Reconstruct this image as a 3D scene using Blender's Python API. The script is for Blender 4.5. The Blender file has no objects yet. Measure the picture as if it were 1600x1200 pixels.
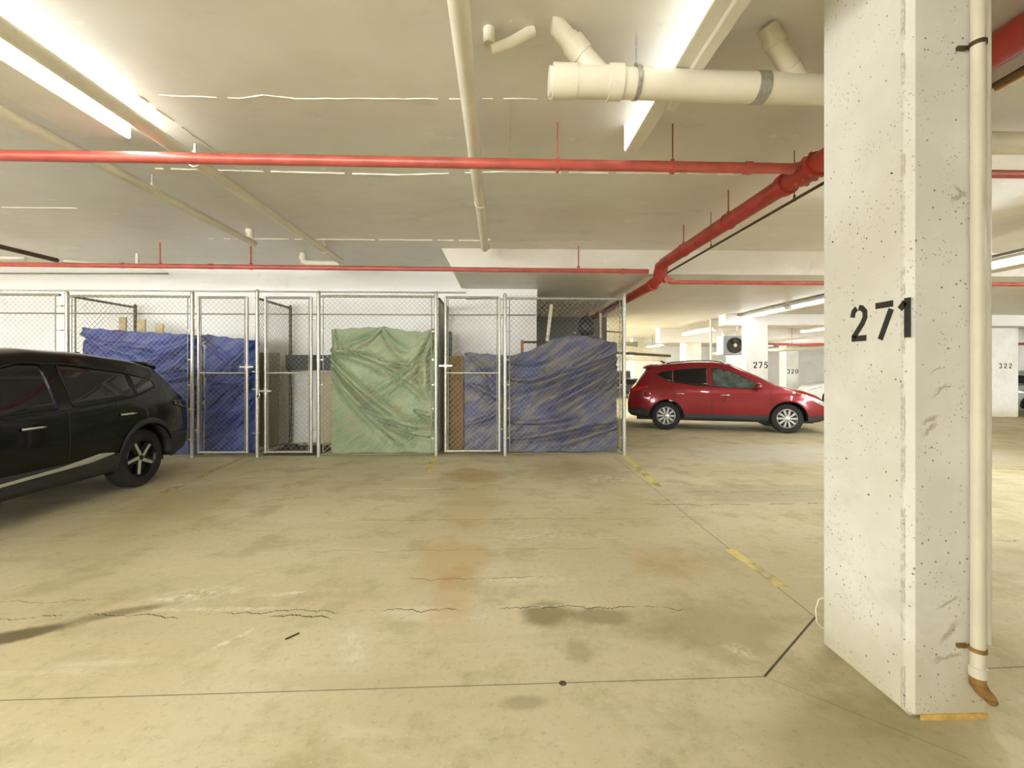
import bpy, math, random
import numpy as np
from mathutils import Vector, Matrix

random.seed(7)
rng = np.random.default_rng(11)
scn = bpy.context.scene
COL = scn.collection
PI = math.pi

# ------------------------------------------------------------------ camera, world, exposure
CAM_H = 1.45
cam_d = bpy.data.cameras.new('camera')
cam = bpy.data.objects.new('camera', cam_d)
COL.objects.link(cam)
cam.location = (0, 0, CAM_H)
cam.rotation_euler = (PI / 2, 0, -math.atan(22 / 700))
cam_d.sensor_width = 36
cam_d.lens = 36 * 700 / 1600
cam_d.shift_y = -22 / 1600
cam_d.clip_start = 0.05
cam_d.clip_end = 200
scn.camera = cam

world = bpy.data.worlds.new('world')
scn.world = world
world.use_nodes = True
world.node_tree.nodes['Background'].inputs[0].default_value = (.94, .975, 1, 1)
world.node_tree.nodes['Background'].inputs[1].default_value = 14
scn.view_settings.view_transform = 'Standard'
scn.view_settings.look = 'None'
scn.view_settings.gamma = 1
scn.view_settings.exposure = 0.46
scn.view_settings.use_curve_mapping = False

scn.cycles.max_bounces = 8
scn.cycles.diffuse_bounces = 5
scn.cycles.glossy_bounces = 3
scn.cycles.transparent_max_bounces = 6

LAMP_COL = (.97, .99, 1.0)


def area(name, loc, sx, sy, power, rot=(0, 0, 0), col=LAMP_COL):
    d = bpy.data.lights.new(name, 'AREA')
    d.shape = 'RECTANGLE'
    d.size, d.size_y = sx, sy
    d.energy = power
    d.color = col
    o = bpy.data.objects.new(name, d)
    o.location = loc
    o.rotation_euler = rot
    COL.objects.link(o)
    return o


# lamps: (x, y0, y1, z, watts) strips running along Y; their housings are built further down
STRIPS = []


# ------------------------------------------------------------------ mesh builder
class MB:
    def __init__(self):
        self.v = []
        self.f = []

    def add(self, vs, fs):
        b = len(self.v)
        self.v += [tuple(p) for p in vs]
        self.f += [tuple(i + b for i in f) for f in fs]
        return self

    def box(self, x0, x1, y0, y1, z0, z1, M=None):
        vs = [Vector((x, y, z)) for z in (z0, z1) for y in (y0, y1) for x in (x0, x1)]
        if M is not None:
            vs = [M @ p for p in vs]
        return self.add(vs, [(0, 2, 3, 1), (4, 5, 7, 6), (0, 1, 5, 4), (2, 6, 7, 3), (0, 4, 6, 2), (1, 3, 7, 5)])

    def tube(self, pts, r, n=12, caps=True):
        pts = [Vector(p) for p in pts]
        rs = r if isinstance(r, (list, tuple)) else [r] * len(pts)
        rings = []
        up = None
        for i, p in enumerate(pts):
            if i == 0:
                t = pts[1] - pts[0]
            elif i == len(pts) - 1:
                t = pts[-1] - pts[-2]
            else:
                t = (pts[i + 1] - p).normalized() + (p - pts[i - 1]).normalized()
            t.normalize()
            if up is None:
                up = Vector((0, 0, 1)) if abs(t.z) < .9 else Vector((1, 0, 0))
            a = t.cross(up).normalized()
            b = a.cross(t).normalized()
            up = b
            rings.append([p + (a * math.cos(2 * PI * k / n) + b * math.sin(2 * PI * k / n)) * rs[i] for k in range(n)])
        vs = [q for ring in rings for q in ring]
        fs = []
        for i in range(len(pts) - 1):
            for k in range(n):
                k2 = (k + 1) % n
                fs.append((i * n + k, (i + 1) * n + k, (i + 1) * n + k2, i * n + k2))
        if caps:
            fs.append(tuple(range(n)))
            fs.append(tuple(reversed(range((len(pts) - 1) * n, len(pts) * n))))
        return self.add(vs, fs)

    def lathe(self, prof, M=None, n=32, close=False):
        # prof: (radius, height) about local Z
        vs = []
        for r, h in prof:
            for k in range(n):
                p = Vector((r * math.cos(2 * PI * k / n), r * math.sin(2 * PI * k / n), h))
                vs.append(M @ p if M is not None else p)
        fs = []
        m = len(prof)
        for i in range(m if close else m - 1):
            j = (i + 1) % m
            for k in range(n):
                k2 = (k + 1) % n
                fs.append((i * n + k, i * n + k2, j * n + k2, j * n + k))
        return self.add(vs, fs)

    def grid(self, A, flip=False):
        # A: array (n, m, 3)
        n, m = len(A), len(A[0])
        vs = [tuple(float(c) for c in A[i][j]) for i in range(n) for j in range(m)]
        fs = []
        for i in range(n - 1):
            for j in range(m - 1):
                q = (i * m + j, (i + 1) * m + j, (i + 1) * m + j + 1, i * m + j + 1)
                fs.append(q[::-1] if flip else q)
        return self.add(vs, fs)

    def prism(self, poly, d, M=None):
        # poly in local XY (counter-clockwise), extruded along local +Z by d
        n = len(poly)
        vs = [Vector((x, y, 0)) for x, y in poly] + [Vector((x, y, d)) for x, y in poly]
        if M is not None:
            vs = [M @ p for p in vs]
        fs = [tuple(reversed(range(n))), tuple(range(n, 2 * n))]
        for k in range(n):
            k2 = (k + 1) % n
            fs.append((k, k2, n + k2, n + k))
        return self.add(vs, fs)

    def build(self, name, mat, parent=None, smooth=None, bevel=0, solid=0, seg=1):
        me = bpy.data.meshes.new(name)
        me.from_pydata(self.v, [], self.f)
        me.validate()
        if mat is not None:
            me.materials.append(mat)
        if smooth is not None:
            me.polygons.foreach_set('use_smooth', [True] * len(me.polygons))
            me.set_sharp_from_angle(angle=math.radians(smooth))
        me.update()
        o = bpy.data.objects.new(name, me)
        COL.objects.link(o)
        if parent is not None:
            o.parent = parent
        if bevel:
            m = o.modifiers.new('bevel', 'BEVEL')
            m.width = bevel
            m.segments = seg
            m.limit_method = 'ANGLE'
        if solid:
            m = o.modifiers.new('solid', 'SOLIDIFY')
            m.thickness = solid
            m.offset = 0
        return o


def tag(o, label, cat, group=None):
    o['label'] = label
    o['category'] = cat
    if group:
        o['group'] = group
    return o


def struct(o):
    o['kind'] = 'structure'
    return o


def thing(name, label, cat, loc=(0, 0, 0), rz=0, group=None):
    o = bpy.data.objects.new(name, None)
    o.empty_display_size = .1
    COL.objects.link(o)
    o.location = loc
    o.rotation_euler = (0, 0, rz)
    return tag(o, label, cat, group)


def copy_tree(o, parent=None):
    c = o.copy()
    COL.objects.link(c)
    if parent is not None:
        c.parent = parent
        c.matrix_parent_inverse = o.matrix_parent_inverse.copy()
    for ch in list(o.children):
        copy_tree(ch, c)
    return c


# ------------------------------------------------------------------ material helpers
class NT:
    def __init__(self, name):
        self.m = bpy.data.materials.new(name)
        self.m.use_nodes = True
        self.t = self.m.node_tree
        self.b = self.t.nodes['Principled BSDF']
        self.co = None

    def new(self, kind, **kw):
        n = self.t.nodes.new(kind)
        for k, v in kw.items():
            setattr(n, k, v)
        return n

    def link(self, a, b):
        self.t.links.new(a, b)

    def inp(self, sock, val):
        if isinstance(val, bpy.types.NodeSocket):
            self.link(val, sock)
        else:
            sock.default_value = val

    def coord(self):
        if self.co is None:
            g = self.new('ShaderNodeNewGeometry')
            self.co = g.outputs['Position']
        return self.co

    def obj(self):
        return self.new('ShaderNodeTexCoord').outputs['Object']

    def sep(self, v):
        s = self.new('ShaderNodeSeparateXYZ')
        self.link(v, s.inputs[0])
        return s.outputs

    def ma(self, op, a, b=0.0, c=None, clamp=False):
        n = self.new('ShaderNodeMath', operation=op)
        n.use_clamp = clamp
        self.inp(n.inputs[0], a)
        self.inp(n.inputs[1], b)
        if c is not None:
            self.inp(n.inputs[2], c)
        return n.outputs[0]

    def noise(self, scale, detail=3, rough=.5, vec=None, dist=0):
        n = self.new('ShaderNodeTexNoise')
        n.inputs['Scale'].default_value = scale
        n.inputs['Detail'].default_value = detail
        n.inputs['Roughness'].default_value = rough
        n.inputs['Distortion'].default_value = dist
        self.link(vec if vec is not None else self.coord(), n.inputs['Vector'])
        return n.outputs[0]

    def scaled(self, vec, s):
        n = self.new('ShaderNodeVectorMath', operation='MULTIPLY')
        self.link(vec, n.inputs[0])
        n.inputs[1].default_value = s
        return n.outputs[0]

    def step(self, v, lo, hi):
        n = self.new('ShaderNodeMapRange')
        n.interpolation_type = 'SMOOTHSTEP'
        self.inp(n.inputs['Value'], v)
        n.inputs['From Min'].default_value = lo
        n.inputs['From Max'].default_value = hi
        return n.outputs[0]

    def mix(self, f, a, b):
        n = self.new('ShaderNodeMix', data_type='RGBA')
        self.inp(n.inputs[0], f)
        for s, v in ((n.inputs[6], a), (n.inputs[7], b)):
            if isinstance(v, bpy.types.NodeSocket):
                self.link(v, s)
            else:
                s.default_value = (*v, 1) if len(v) == 3 else v
        return n.outputs[2]

    def bump(self, h, strength=.3, dist=.01):
        n = self.new('ShaderNodeBump')
        n.inputs['Strength'].default_value = strength
        n.inputs['Distance'].default_value = dist
        self.link(h, n.inputs['Height'])
        self.link(n.outputs[0], self.b.inputs['Normal'])

    def set(self, **kw):
        for k, v in kw.items():
            self.inp(self.b.inputs[k.replace('_', ' ')], v)
        return self


def srgb(r, g, b):
    return tuple(((c / 255) / 12.92 if c / 255 <= .04045 else ((c / 255 + .055) / 1.055) ** 2.4) for c in (r, g, b))


def plain(name, rgb, rough=.5, metal=0, var=.12, scale=6, coat=0, bump=0, spec=.5):
    n = NT(name)
    c = srgb(*rgb)
    f = n.noise(scale, 4, .6, n.obj())
    dark = tuple(x * (1 - var) for x in c)
    light = tuple(min(1, x * (1 + var)) for x in c)
    n.set(Base_Color=n.mix(n.step(f, .3, .7), dark, light), Roughness=rough, Metallic=metal)
    n.b.inputs['Coat Weight'].default_value = coat
    n.b.inputs['Coat Roughness'].default_value = .03
    n.b.inputs['Specular IOR Level'].default_value = spec
    if bump:
        n.bump(n.noise(scale * 12, 3, .6, n.obj()), bump, .004)
    return n.m


def glow(name, strength, col=LAMP_COL):
    n = NT(name)
    n.set(Base_Color=(*col, 1), Roughness=.4)
    n.b.inputs['Emission Color'].default_value = (*col, 1)
    n.b.inputs['Emission Strength'].default_value = strength
    return n.m


M = {}


def mat_floor():
    n = NT('floor_concrete')
    x, y, z = n.sep(n.coord())
    big = n.noise(.55, 4, .6)
    mid = n.noise(2.2, 6, .65)
    fine = n.noise(24, 4, .7)
    streak = n.noise(1.0, 5, .6, n.scaled(n.coord(), (.7, 3.2, 1)))
    c = n.mix(n.step(big, .35, .65), srgb(190, 178, 143), srgb(206, 196, 164))
    c = n.mix(n.ma('MULTIPLY', n.step(mid, .46, .66), .6), c, srgb(160, 150, 108))
    c = n.mix(n.ma('MULTIPLY', n.step(streak, .52, .75), .5), c, srgb(170, 162, 132))
    c = n.mix(n.ma('MULTIPLY', n.step(streak, .42, .25), .6), c, srgb(218, 210, 184))
    c = n.mix(n.ma('MULTIPLY', n.step(fine, .52, .72), .4), c, srgb(150, 140, 110))
    grit = n.noise(60, 4, .75)
    c = n.mix(n.ma('MULTIPLY', n.step(grit, .56, .70), .35), c, srgb(226, 219, 196))

    # stains with a place of their own: rust, oil, chalky scrapes
    wob = n.ma('MULTIPLY', n.ma('SUBTRACT', n.noise(2.4, 5, .65), .5), 1.5)

    def blob(cx, cy, rx, ry, soft=.5, ang=0):
        dx = n.ma('SUBTRACT', x, cx)
        dy = n.ma('SUBTRACT', y, cy)
        ca, sa = math.cos(ang), math.sin(ang)
        a = n.ma('DIVIDE', n.ma('ADD', n.ma('MULTIPLY', dx, ca), n.ma('MULTIPLY', dy, sa)), rx)
        b = n.ma('DIVIDE', n.ma('SUBTRACT', n.ma('MULTIPLY', dy, ca), n.ma('MULTIPLY', dx, sa)), ry)
        d = n.ma('SQRT', n.ma('ADD', n.ma('MULTIPLY', a, a), n.ma('MULTIPLY', b, b)))
        return n.step(n.ma('ADD', d, wob), 1.0 + soft * .4, 1.0 - soft)
    for cx, cy, rx, ry, col, k, ang in (
            (-.33, 6.2, .45, .5, srgb(160, 132, 88), .6, 0),
            (-.3, 4.9, .35, 1.1, srgb(178, 154, 106), .4, 0),
            (-.38, 3.45, .32, .45, srgb(180, 150, 100), .55, 0),
            (-.28, 2.85, .16, .4, srgb(184, 154, 108), .4, 0),
            (1.2, 6.4, .8, .8, srgb(150, 132, 92), .45, 0),
            (1.3, 3.3, .35, .3, srgb(178, 152, 104), .4, 0),
            (.28, 2.66, .17, .16, srgb(128, 116, 80), .75, 0),
            (.62, 2.62, .18, .09, srgb(130, 118, 84), .65, 0),
            (.42, 2.3, .1, .12, srgb(138, 126, 94), .5, 0),
            (1.2, 2.5, .5, .3, srgb(150, 142, 100), .55, 0),
            (1.5, 1.75, .45, .3, srgb(150, 142, 100), .45, 0),
            (.1, 1.95, .12, .05, srgb(138, 126, 94), .5, 0),
            (-2.62, 2.53, .34, .075, srgb(96, 86, 58), .9, .45),
            (-2.25, 2.75, .3, .06, srgb(112, 100, 70), .7, .4),
            (3.4, 5.2, 1.6, .45, srgb(150, 142, 116), .5, 0),
            (4.5, 3.2, 1.2, .5, srgb(156, 150, 124), .5, 0),
            (-3.4, 5.0, .6, 1.1, srgb(168, 152, 112), .45, 0),
            (6, 7.5, 3.0, 1.0, srgb(206, 204, 192), .6, 0),
            (9, 5.0, 3.0, .5, srgb(150, 146, 130), .6, 0)):
        c = n.mix(n.ma('MULTIPLY', blob(cx, cy, rx, ry, .5, ang), k), c, col)
    chalk = n.step(n.noise(13, 6, .8), .42, .62)
    for cx, cy, rx, ry, k, ang in ((-1.95, 2.95, .32, .1, .75, .25), (-1.35, 2.95, .25, .03, .85, .12), (-1.42, 2.47, .15, .022, .8, 1.0),
                                   (-1.75, 2.77, .5, .025, .7, 0), (.15, 3.1, .35, .08, .5, 0), (.3, 3.9, .5, .2, .45, 0),
                                   (1.25, 2.28, .09, .05, .7, -.8), (-.62, 1.6, .05, .1, .5, .3), (1.45, 5.9, .35, .25, .6, 0),
                                   (-.75, 2.35, .08, .2, .45, .3), (.25, 2.74, .3, .02, .6, 0), (3.6, 2.5, .8, .06, .5, 0)):
        c = n.mix(n.ma('MULTIPLY', n.ma('MULTIPLY', blob(cx, cy, rx, ry, .9, ang), k), chalk), c, srgb(232, 227, 208))
    # cracks that run across the bay (wandering lines of y against x)
    wx = n.new('ShaderNodeCombineXYZ')
    n.link(x, wx.inputs[0])
    w1 = n.ma('MULTIPLY', n.ma('SUBTRACT', n.noise(1.3, 6, .7, wx.outputs[0]), .5), .42)
    crack = None
    for cy, x0, x1, k, wd in ((2.72, -3.2, 1.2, 1, .006), (3.12, -.7, .35, .8, .006), (3.62, -1.6, .9, .5, .006), (4.35, -1.5, 2.1, .6, .008),
                              (4.75, 1.6, 5, .9, .012), (5.45, -1.9, .9, .6, .01), (5.25, 2.0, 5.5, .6, .012), (3.7, 2.5, 6, .6, .008), (6.3, 2.4, 5, .5, .012), (2.9, -5, -2.3, .5, .006), (2.66, -1.4, -.7, .9, .01)):
        d = n.ma('ABSOLUTE', n.ma('SUBTRACT', n.ma('ADD', y, n.ma('MULTIPLY', w1, .6 + .4 * k)), cy + .0))
        ln = n.step(d, wd, wd * .3)
        rng_ = n.ma('MULTIPLY', n.step(x, x0, x0 + .15), n.step(x, x1, x1 - .15))
        ln = n.ma('MULTIPLY', n.ma('MULTIPLY', ln, rng_), k)
        crack = ln if crack is None else n.ma('MAXIMUM', crack, ln)
    gate = n.step(n.noise(3.1, 3, .6), .38, .52)
    crack = n.ma('MULTIPLY', crack, gate)
    # saw-cut control joints

    def seg(ax, ay, bx, by, wd):
        L = math.hypot(bx - ax, by - ay)
        ux, uy = (bx - ax) / L, (by - ay) / L
        dx = n.ma('SUBTRACT', x, ax)
        dy = n.ma('SUBTRACT', y, ay)
        al = n.ma('ADD', n.ma('MULTIPLY', dx, ux), n.ma('MULTIPLY', dy, uy))
        pe = n.ma('ABSOLUTE', n.ma('SUBTRACT', n.ma('MULTIPLY', dy, ux), n.ma('MULTIPLY', dx, uy)))
        ins = n.ma('MULTIPLY', n.ma('GREATER_THAN', al, 0), n.ma('LESS_THAN', al, L))
        return n.ma('MULTIPLY', n.step(pe, wd, wd * .4), ins)
    for s, k in (((1.86, 2.57, 1.93, 7.4, .007), .55), ((1.26, 2.08, 1.86, 2.57, .008), 1), ((-3.4, 2.02, 1.26, 2.08, .0045), .7),
                 ((1.26, 2.08, 1.75, 1.62, .004), .35), ((2.3, 2.1, 12, 2.4, .006), .6)):
        crack = n.ma('MAXIMUM', crack, n.ma('MULTIPLY', seg(*s), k))
    c = n.mix(n.ma('MULTIPLY', crack, .9), c, srgb(48, 41, 28))
    n.set(Base_Color=c, Roughness=n.ma('ADD', n.ma('MULTIPLY', mid, .3), .58))
    n.b.inputs['Specular IOR Level'].default_value = .22
    h = n.ma('SUBTRACT', n.ma('ADD', n.ma('MULTIPLY', fine, .3), n.ma('MULTIPLY', mid, .5)), n.ma('MULTIPLY', crack, 2.0))
    n.bump(h, .25, .01)
    return n.m


def mat_ceiling(name, c0, c1, rough=.34):
    n = NT(name)
    big = n.noise(.5, 4, .6)
    streak = n.noise(1.0, 4, .6, n.scaled(n.coord(), (.5, 2.5, 1)))
    spk = n.noise(16, 3, .7)
    c = n.mix(n.step(big, .35, .68), srgb(*c0), srgb(*c1))
    c = n.mix(n.ma('MULTIPLY', n.step(streak, .5, .75), .25), c, tuple(k * .8 for k in srgb(*c0)))
    vf = n.new('ShaderNodeTexVoronoi')
    vf.inputs['Scale'].default_value = 3.2
    n.link(n.scaled(n.coord(), (.7, 1.6, 1)), vf.inputs['Vector'])
    fleck = n.ma('MULTIPLY', n.step(vf.outputs['Distance'], .16, .05), n.step(spk, .46, .60))
    c = n.mix(n.ma('MULTIPLY', fleck, .6), c, srgb(250, 248, 238))
    sm = n.noise(1.7, 5, .7, n.scaled(n.coord(), (.8, 1.4, 1)))
    c = n.mix(n.ma('MULTIPLY', n.step(sm, .56, .74), .35), c, tuple(k * .62 for k in srgb(*c0)))
    n.set(Base_Color=c, Roughness=n.ma('ADD', n.ma('MULTIPLY', big, .3), rough - .12))
    n.bump(n.ma('ADD', n.ma('MULTIPLY', n.noise(1.6, 4, .5), 1.0), n.ma('MULTIPLY', spk, .12)), .35, .02)
    return n.m


def mat_column():
    n = NT('column_paint')
    x, y, z = n.sep(n.coord())
    big = n.noise(1.6, 4, .6)
    c = n.mix(n.step(big, .35, .65), srgb(222, 219, 208), srgb(235, 233, 226))
    v = n.new('ShaderNodeTexVoronoi')
    v.inputs['Scale'].default_value = 26
    n.link(n.coord(), v.inputs['Vector'])
    dens = n.step(n.noise(3.5, 3, .6), .36, .56)
    pit = n.ma('MULTIPLY', n.step(v.outputs['Distance'], .15, .07), dens)
    v2 = n.new('ShaderNodeTexVoronoi')
    v2.inputs['Scale'].default_value = 70
    n.link(n.scaled(n.coord(), (1, 1, .7)), v2.inputs['Vector'])
    pit2 = n.ma('MULTIPLY', n.step(v2.outputs['Distance'], .22, .10), n.step(n.noise(5.5, 3, .6), .44, .62))
    pit = n.ma('MAXIMUM', pit, n.ma('MULTIPLY', pit2, .75))
    # grime that belongs to the foot of the column, and grey scuffs at bumper height
    low = n.ma('MULTIPLY', n.step(n.ma('ADD', z, n.ma('MULTIPLY', n.noise(3, 4, .6), .5)), .72, .2), .75)
    c = n.mix(low, c, srgb(198, 188, 152))
    scf = n.ma('MULTIPLY', n.step(n.noise(2.0, 5, .7, n.scaled(n.coord(), (1, 1, 1.6))), .54, .72), n.step(z, 1.5, .9))
    c = n.mix(n.ma('MULTIPLY', scf, .35), c, srgb(188, 184, 168))
    wob = n.ma('MULTIPLY', n.ma('SUBTRACT', n.noise(30, 4, .6), .5), .05)

    def sc(ax, az, bx, bz, wd):
        L = math.hypot(bx - ax, bz - az)
        ux, uz = (bx - ax) / L, (bz - az) / L
        dx = n.ma('SUBTRACT', x, ax)
        dz = n.ma('SUBTRACT', z, az)
        al = n.ma('ADD', n.ma('MULTIPLY', dx, ux), n.ma('MULTIPLY', dz, uz))
        pe = n.ma('ABSOLUTE', n.ma('ADD', n.ma('SUBTRACT', n.ma('MULTIPLY', dz, ux), n.ma('MULTIPLY', dx, uz)), wob))
        e = n.ma('MULTIPLY', n.step(al, 0, L * .4), n.step(al, L, L * .6))
        return n.ma('MULTIPLY', n.ma('MULTIPLY', n.step(pe, wd, wd * .2), e), n.ma('LESS_THAN', y, 1.83))
    marks = None
    for q in ((1.79, 1.33, 1.87, 1.40, .009), (1.80, 1.37, 1.90, 1.385, .008), (1.78, 1.43, 1.85, 1.47, .006), (1.74, 1.22, 1.84, 1.27, .014),
              (1.745, 1.17, 1.83, 1.24, .012), (1.87, 2.14, 1.95, 2.20, .016), (1.88, 2.22, 1.96, 2.16, .01), (1.80, .45, 1.93, .52, .01), (1.82, .30, 1.92, .42, .016), (1.78, .24, 1.95, .28, .012)):
        m_ = sc(*q)
        marks = m_ if marks is None else n.ma('MAXIMUM', marks, m_)
    c = n.mix(n.ma('MULTIPLY', marks, .6), c, srgb(150, 138, 96))
    edge = n.ma('MULTIPLY', n.step(n.ma('ABSOLUTE', n.ma('SUBTRACT', n.ma('ADD', x, n.ma('MULTIPLY', wob, .12)), 1.702)), .003, .001), n.ma('MULTIPLY', n.ma('LESS_THAN', y, 1.84), n.step(n.noise(6, 4, .7), .42, .55)))
    c = n.mix(n.ma('MULTIPLY', edge, .45), c, srgb(96, 88, 66))
    c = n.mix(n.ma('MULTIPLY', pit, .8), c, srgb(92, 84, 66))
    n.set(Base_Color=c, Roughness=.6)
    n.bump(n.ma('SUBTRACT', n.ma('ADD', n.ma('MULTIPLY', n.noise(9, 5, .65), .5), n.ma('MULTIPLY', n.noise(60, 3, .6), .12)), pit), .45, .008)
    return n.m


def mat_tarp(name, rgb, rgb2, worn, worn_amt, spec_r=.35):
    n = NT(name)
    o = n.obj()
    x, y, z = n.sep(o)
    wv1 = n.new('ShaderNodeTexWave', wave_type='BANDS', bands_direction='X')
    wv1.inputs['Scale'].default_value = 26
    wv2 = n.new('ShaderNodeTexWave', wave_type='BANDS', bands_direction='Z')
    wv2.inputs['Scale'].default_value = 26
    for w in (wv1, wv2):
        w.inputs['Distortion'].default_value = .6
        n.link(o, w.inputs['Vector'])
    weave = n.ma('MULTIPLY', wv1.outputs['Fac'], wv2.outputs['Fac'])
    rot = n.new('ShaderNodeMapping')
    rot.inputs['Rotation'].default_value = (0, .55, 0)
    n.link(o, rot.inputs['Vector'])
    rs = n.scaled(rot.outputs[0], (1.0, 1, 4.5))
    st = n.noise(2.0, 5, .65, rs)
    big = n.noise(1.4, 3, .6, o)
    cr = n.noise(9, 5, .7, rs)
    c = n.mix(n.step(big, .3, .7), srgb(*rgb), srgb(*rgb2))
    c = n.mix(n.ma('MULTIPLY', n.step(st, .42, .62), worn_amt), c, srgb(*worn))
    c = n.mix(n.ma('MULTIPLY', weave, .10), c, tuple(min(1, k * 1.7 + .03) for k in srgb(*rgb2)))
    n.set(Base_Color=c, Roughness=n.ma('ADD', n.ma('MULTIPLY', cr, .3), spec_r - .12))
    n.b.inputs['Specular IOR Level'].default_value = .6
    n.bump(n.ma('ADD', n.ma('ADD', n.ma('MULTIPLY', cr, .8), n.ma('MULTIPLY', st, 1.6)), n.ma('MULTIPLY', weave, .12)), .8, .022)
    return n.m


def mat_worn_paint(name, col, under, lo=.42, hi=.6):
    n = NT(name)
    f = n.step(n.noise(9, 6, .75), lo, hi)
    f2 = n.step(n.noise(2.1, 3, .6), .30, .55)
    k = n.ma('MULTIPLY', f, f2)
    n.set(Base_Color=n.mix(.25, srgb(*col), srgb(*under)), Roughness=.6, Alpha=n.ma('MULTIPLY', k, .9))
    return n.m


def mat_car(name, rgb, metallic=.3, rough=.25, coat=1.0):
    n = NT(name)
    fl = n.noise(400, 2, .6, n.obj())
    c = srgb(*rgb)
    n.set(Base_Color=n.mix(n.step(fl, .4, .6), tuple(k * .92 for k in c), tuple(min(1, k * 1.08) for k in c)), Metallic=metallic, Roughness=rough)
    n.b.inputs['Coat Weight'].default_value = coat
    n.b.inputs['Specular IOR Level'].default_value = .5 if coat > .5 else .25
    n.b.inputs['Coat Roughness'].default_value = .04
    return n.m


M['floor'] = mat_floor()
M['ceiling'] = mat_ceiling('ceiling_paint', (214, 209, 194), (228, 224, 212))
M['slab'] = mat_ceiling('slab_paint', (216, 210, 196), (230, 225, 213), .4)
M['column'] = mat_column()
M['wall'] = mat_ceiling('wall_paint', (238, 235, 230), (246, 244, 240), .6)
M['bulk'] = mat_ceiling('bulkhead_paint', (236, 233, 226), (244, 242, 236), .5)
M['unlit_wall'] = mat_ceiling('unlit_wall_grey', (84, 82, 78), (100, 98, 92), .6)  # dark grey carries the shade of the unlit recess
M['white_pipe'] = plain('white_pipe_paint', (222, 216, 196), .38, 0, .06, 3)
M['pvc'] = plain('cream_pipe_plastic', (226, 218, 196), .32, 0, .05, 3)
M['red'] = plain('red_pipe_paint', (178, 84, 70), .36, 0, .16, 5)
M['red_main'] = plain('red_main_paint', (160, 54, 42), .4, 0, .2, 5)
M['darkpipe'] = plain('dark_pipe_metal', (84, 70, 50), .5, .5, .2, 5)
M['galv'] = plain('galvanised_steel', (176, 174, 160), .38, .55, .18, 30)
M['wire'] = plain('galvanised_wire', (140, 136, 120), .45, .5, .1, 30)
M['rail'] = plain('weathered_rail_steel', (142, 138, 118), .5, .4, .2, 20)
M['dark_rail'] = plain('dark_rail_steel', (84, 80, 68), .55, .4, .2, 20)
M['black'] = plain('black_plastic', (28, 28, 27), .5, 0, .15, 12)
M['clad'] = plain('black_cladding', (40, 40, 38), .6, 0, .15, 40, bump=.1)
M['rubber'] = plain('tyre_rubber', (30, 29, 27), .75, 0, .15, 20)
M['chrome'] = plain('bright_metal', (215, 215, 212), .18, .9, .05, 8)
M['alloy'] = plain('silver_wheel', (196, 196, 192), .3, .6, .06, 8)
M['alloy_dark'] = plain('dark_wheel', (40, 40, 40), .35, .5, .1, 8)
M['glass'] = plain('tinted_glass', (14, 16, 16), .04, 0, .1, 3, coat=0, spec=.6)
M['glass_lit'] = plain('glass_painted_reflections', (62, 74, 70), .05, 0, .55, 5, coat=1)  # bright window reflections put into the glass colour
M['redcar'] = mat_car('red_car_paint', (134, 10, 24), .35, .3)
M['blackcar'] = mat_car('black_car_paint', (5, 5, 5), .0, .14, .3)
M['whitecar'] = mat_car('white_car_paint', (226, 226, 222), .05, .3)
M['silvercar'] = mat_car('silver_car_paint', (176, 178, 178), .5, .3)
M['strip'] = plain('satin_silver_trim', (178, 178, 164), .35, .3, .05, 8)
M['tail'] = plain('tail_lamp_red', (186, 16, 24), .1, 0, .2, 18, coat=1)
M['tail_dark'] = plain('smoked_lamp', (30, 22, 22), .08, 0, .2, 18, coat=1)
M['head'] = plain('head_lamp_glass', (214, 216, 212), .08, .2, .25, 24, coat=1)
M['amber'] = plain('amber_lamp', (220, 130, 40), .1, 0, .1, 18, coat=1)
M['tarp_blue'] = mat_tarp('blue_tarp', (26, 40, 108), (48, 72, 152), (104, 114, 156), .45, .3)
M['tarp_green'] = mat_tarp('green_tarp', (116, 138, 98), (150, 168, 128), (172, 160, 118), .45, .32)
M['tarp_worn'] = mat_tarp('worn_blue_tarp', (62, 66, 94), (74, 82, 124), (120, 114, 102), .9, .3)
M['wood'] = plain('pale_board', (186, 168, 128), .7, 0, .15, 8)
M['brown'] = plain('brown_cardboard', (124, 92, 44), .8, 0, .15, 4)
M['dkbrown'] = plain('dark_brown_board', (74, 60, 44), .8, 0, .15, 4)
M['ochre'] = plain('ochre_timber', (166, 118, 44), .6, 0, .15, 8)
M['slate'] = plain('slate_fabric', (66, 68, 72), .8, 0, .15, 8)
M['panelgrey'] = plain('brown_grey_panel', (126, 112, 92), .7, 0, .1, 3)
M['tan'] = plain('shaded_wall_tan', (196, 180, 148), .7, 0, .07, 2)
M['foot'] = plain('yellow_foot_paint', (214, 178, 96), .6, 0, .25, 14)
M['stencil'] = plain('black_stencil_paint', (48, 44, 36), .6, 0, .2, 30)
M['white_metal'] = plain('white_enamel', (226, 222, 208), .35, 0, .04, 4)
M['grey_metal'] = plain('grey_enamel', (160, 160, 166), .4, 0, .06, 4)
M['rust'] = plain('rusty_iron', (150, 116, 62), .7, .3, .35, 25)
M['yellow_line'] = mat_worn_paint('worn_yellow_paint', (226, 196, 96), (200, 190, 140))
M['yellow_line_dense'] = mat_worn_paint('yellow_paint', (232, 214, 120), (200, 190, 140), .3, .42)
M['seam'] = plain('bright_seam_paint', (236, 232, 214), .3, 0, .05, 8)
M['oldseam'] = plain('faint_seam_paint', (196, 190, 166), .4, 0, .05, 8)
M['lens'] = glow('lamp_lens', 28)
M['lens_soft'] = glow('lamp_lens_soft', 1.1)
M['tube'] = glow('lamp_tube', 24)
M['tube_far'] = glow('lamp_tube_far', 7)

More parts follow.
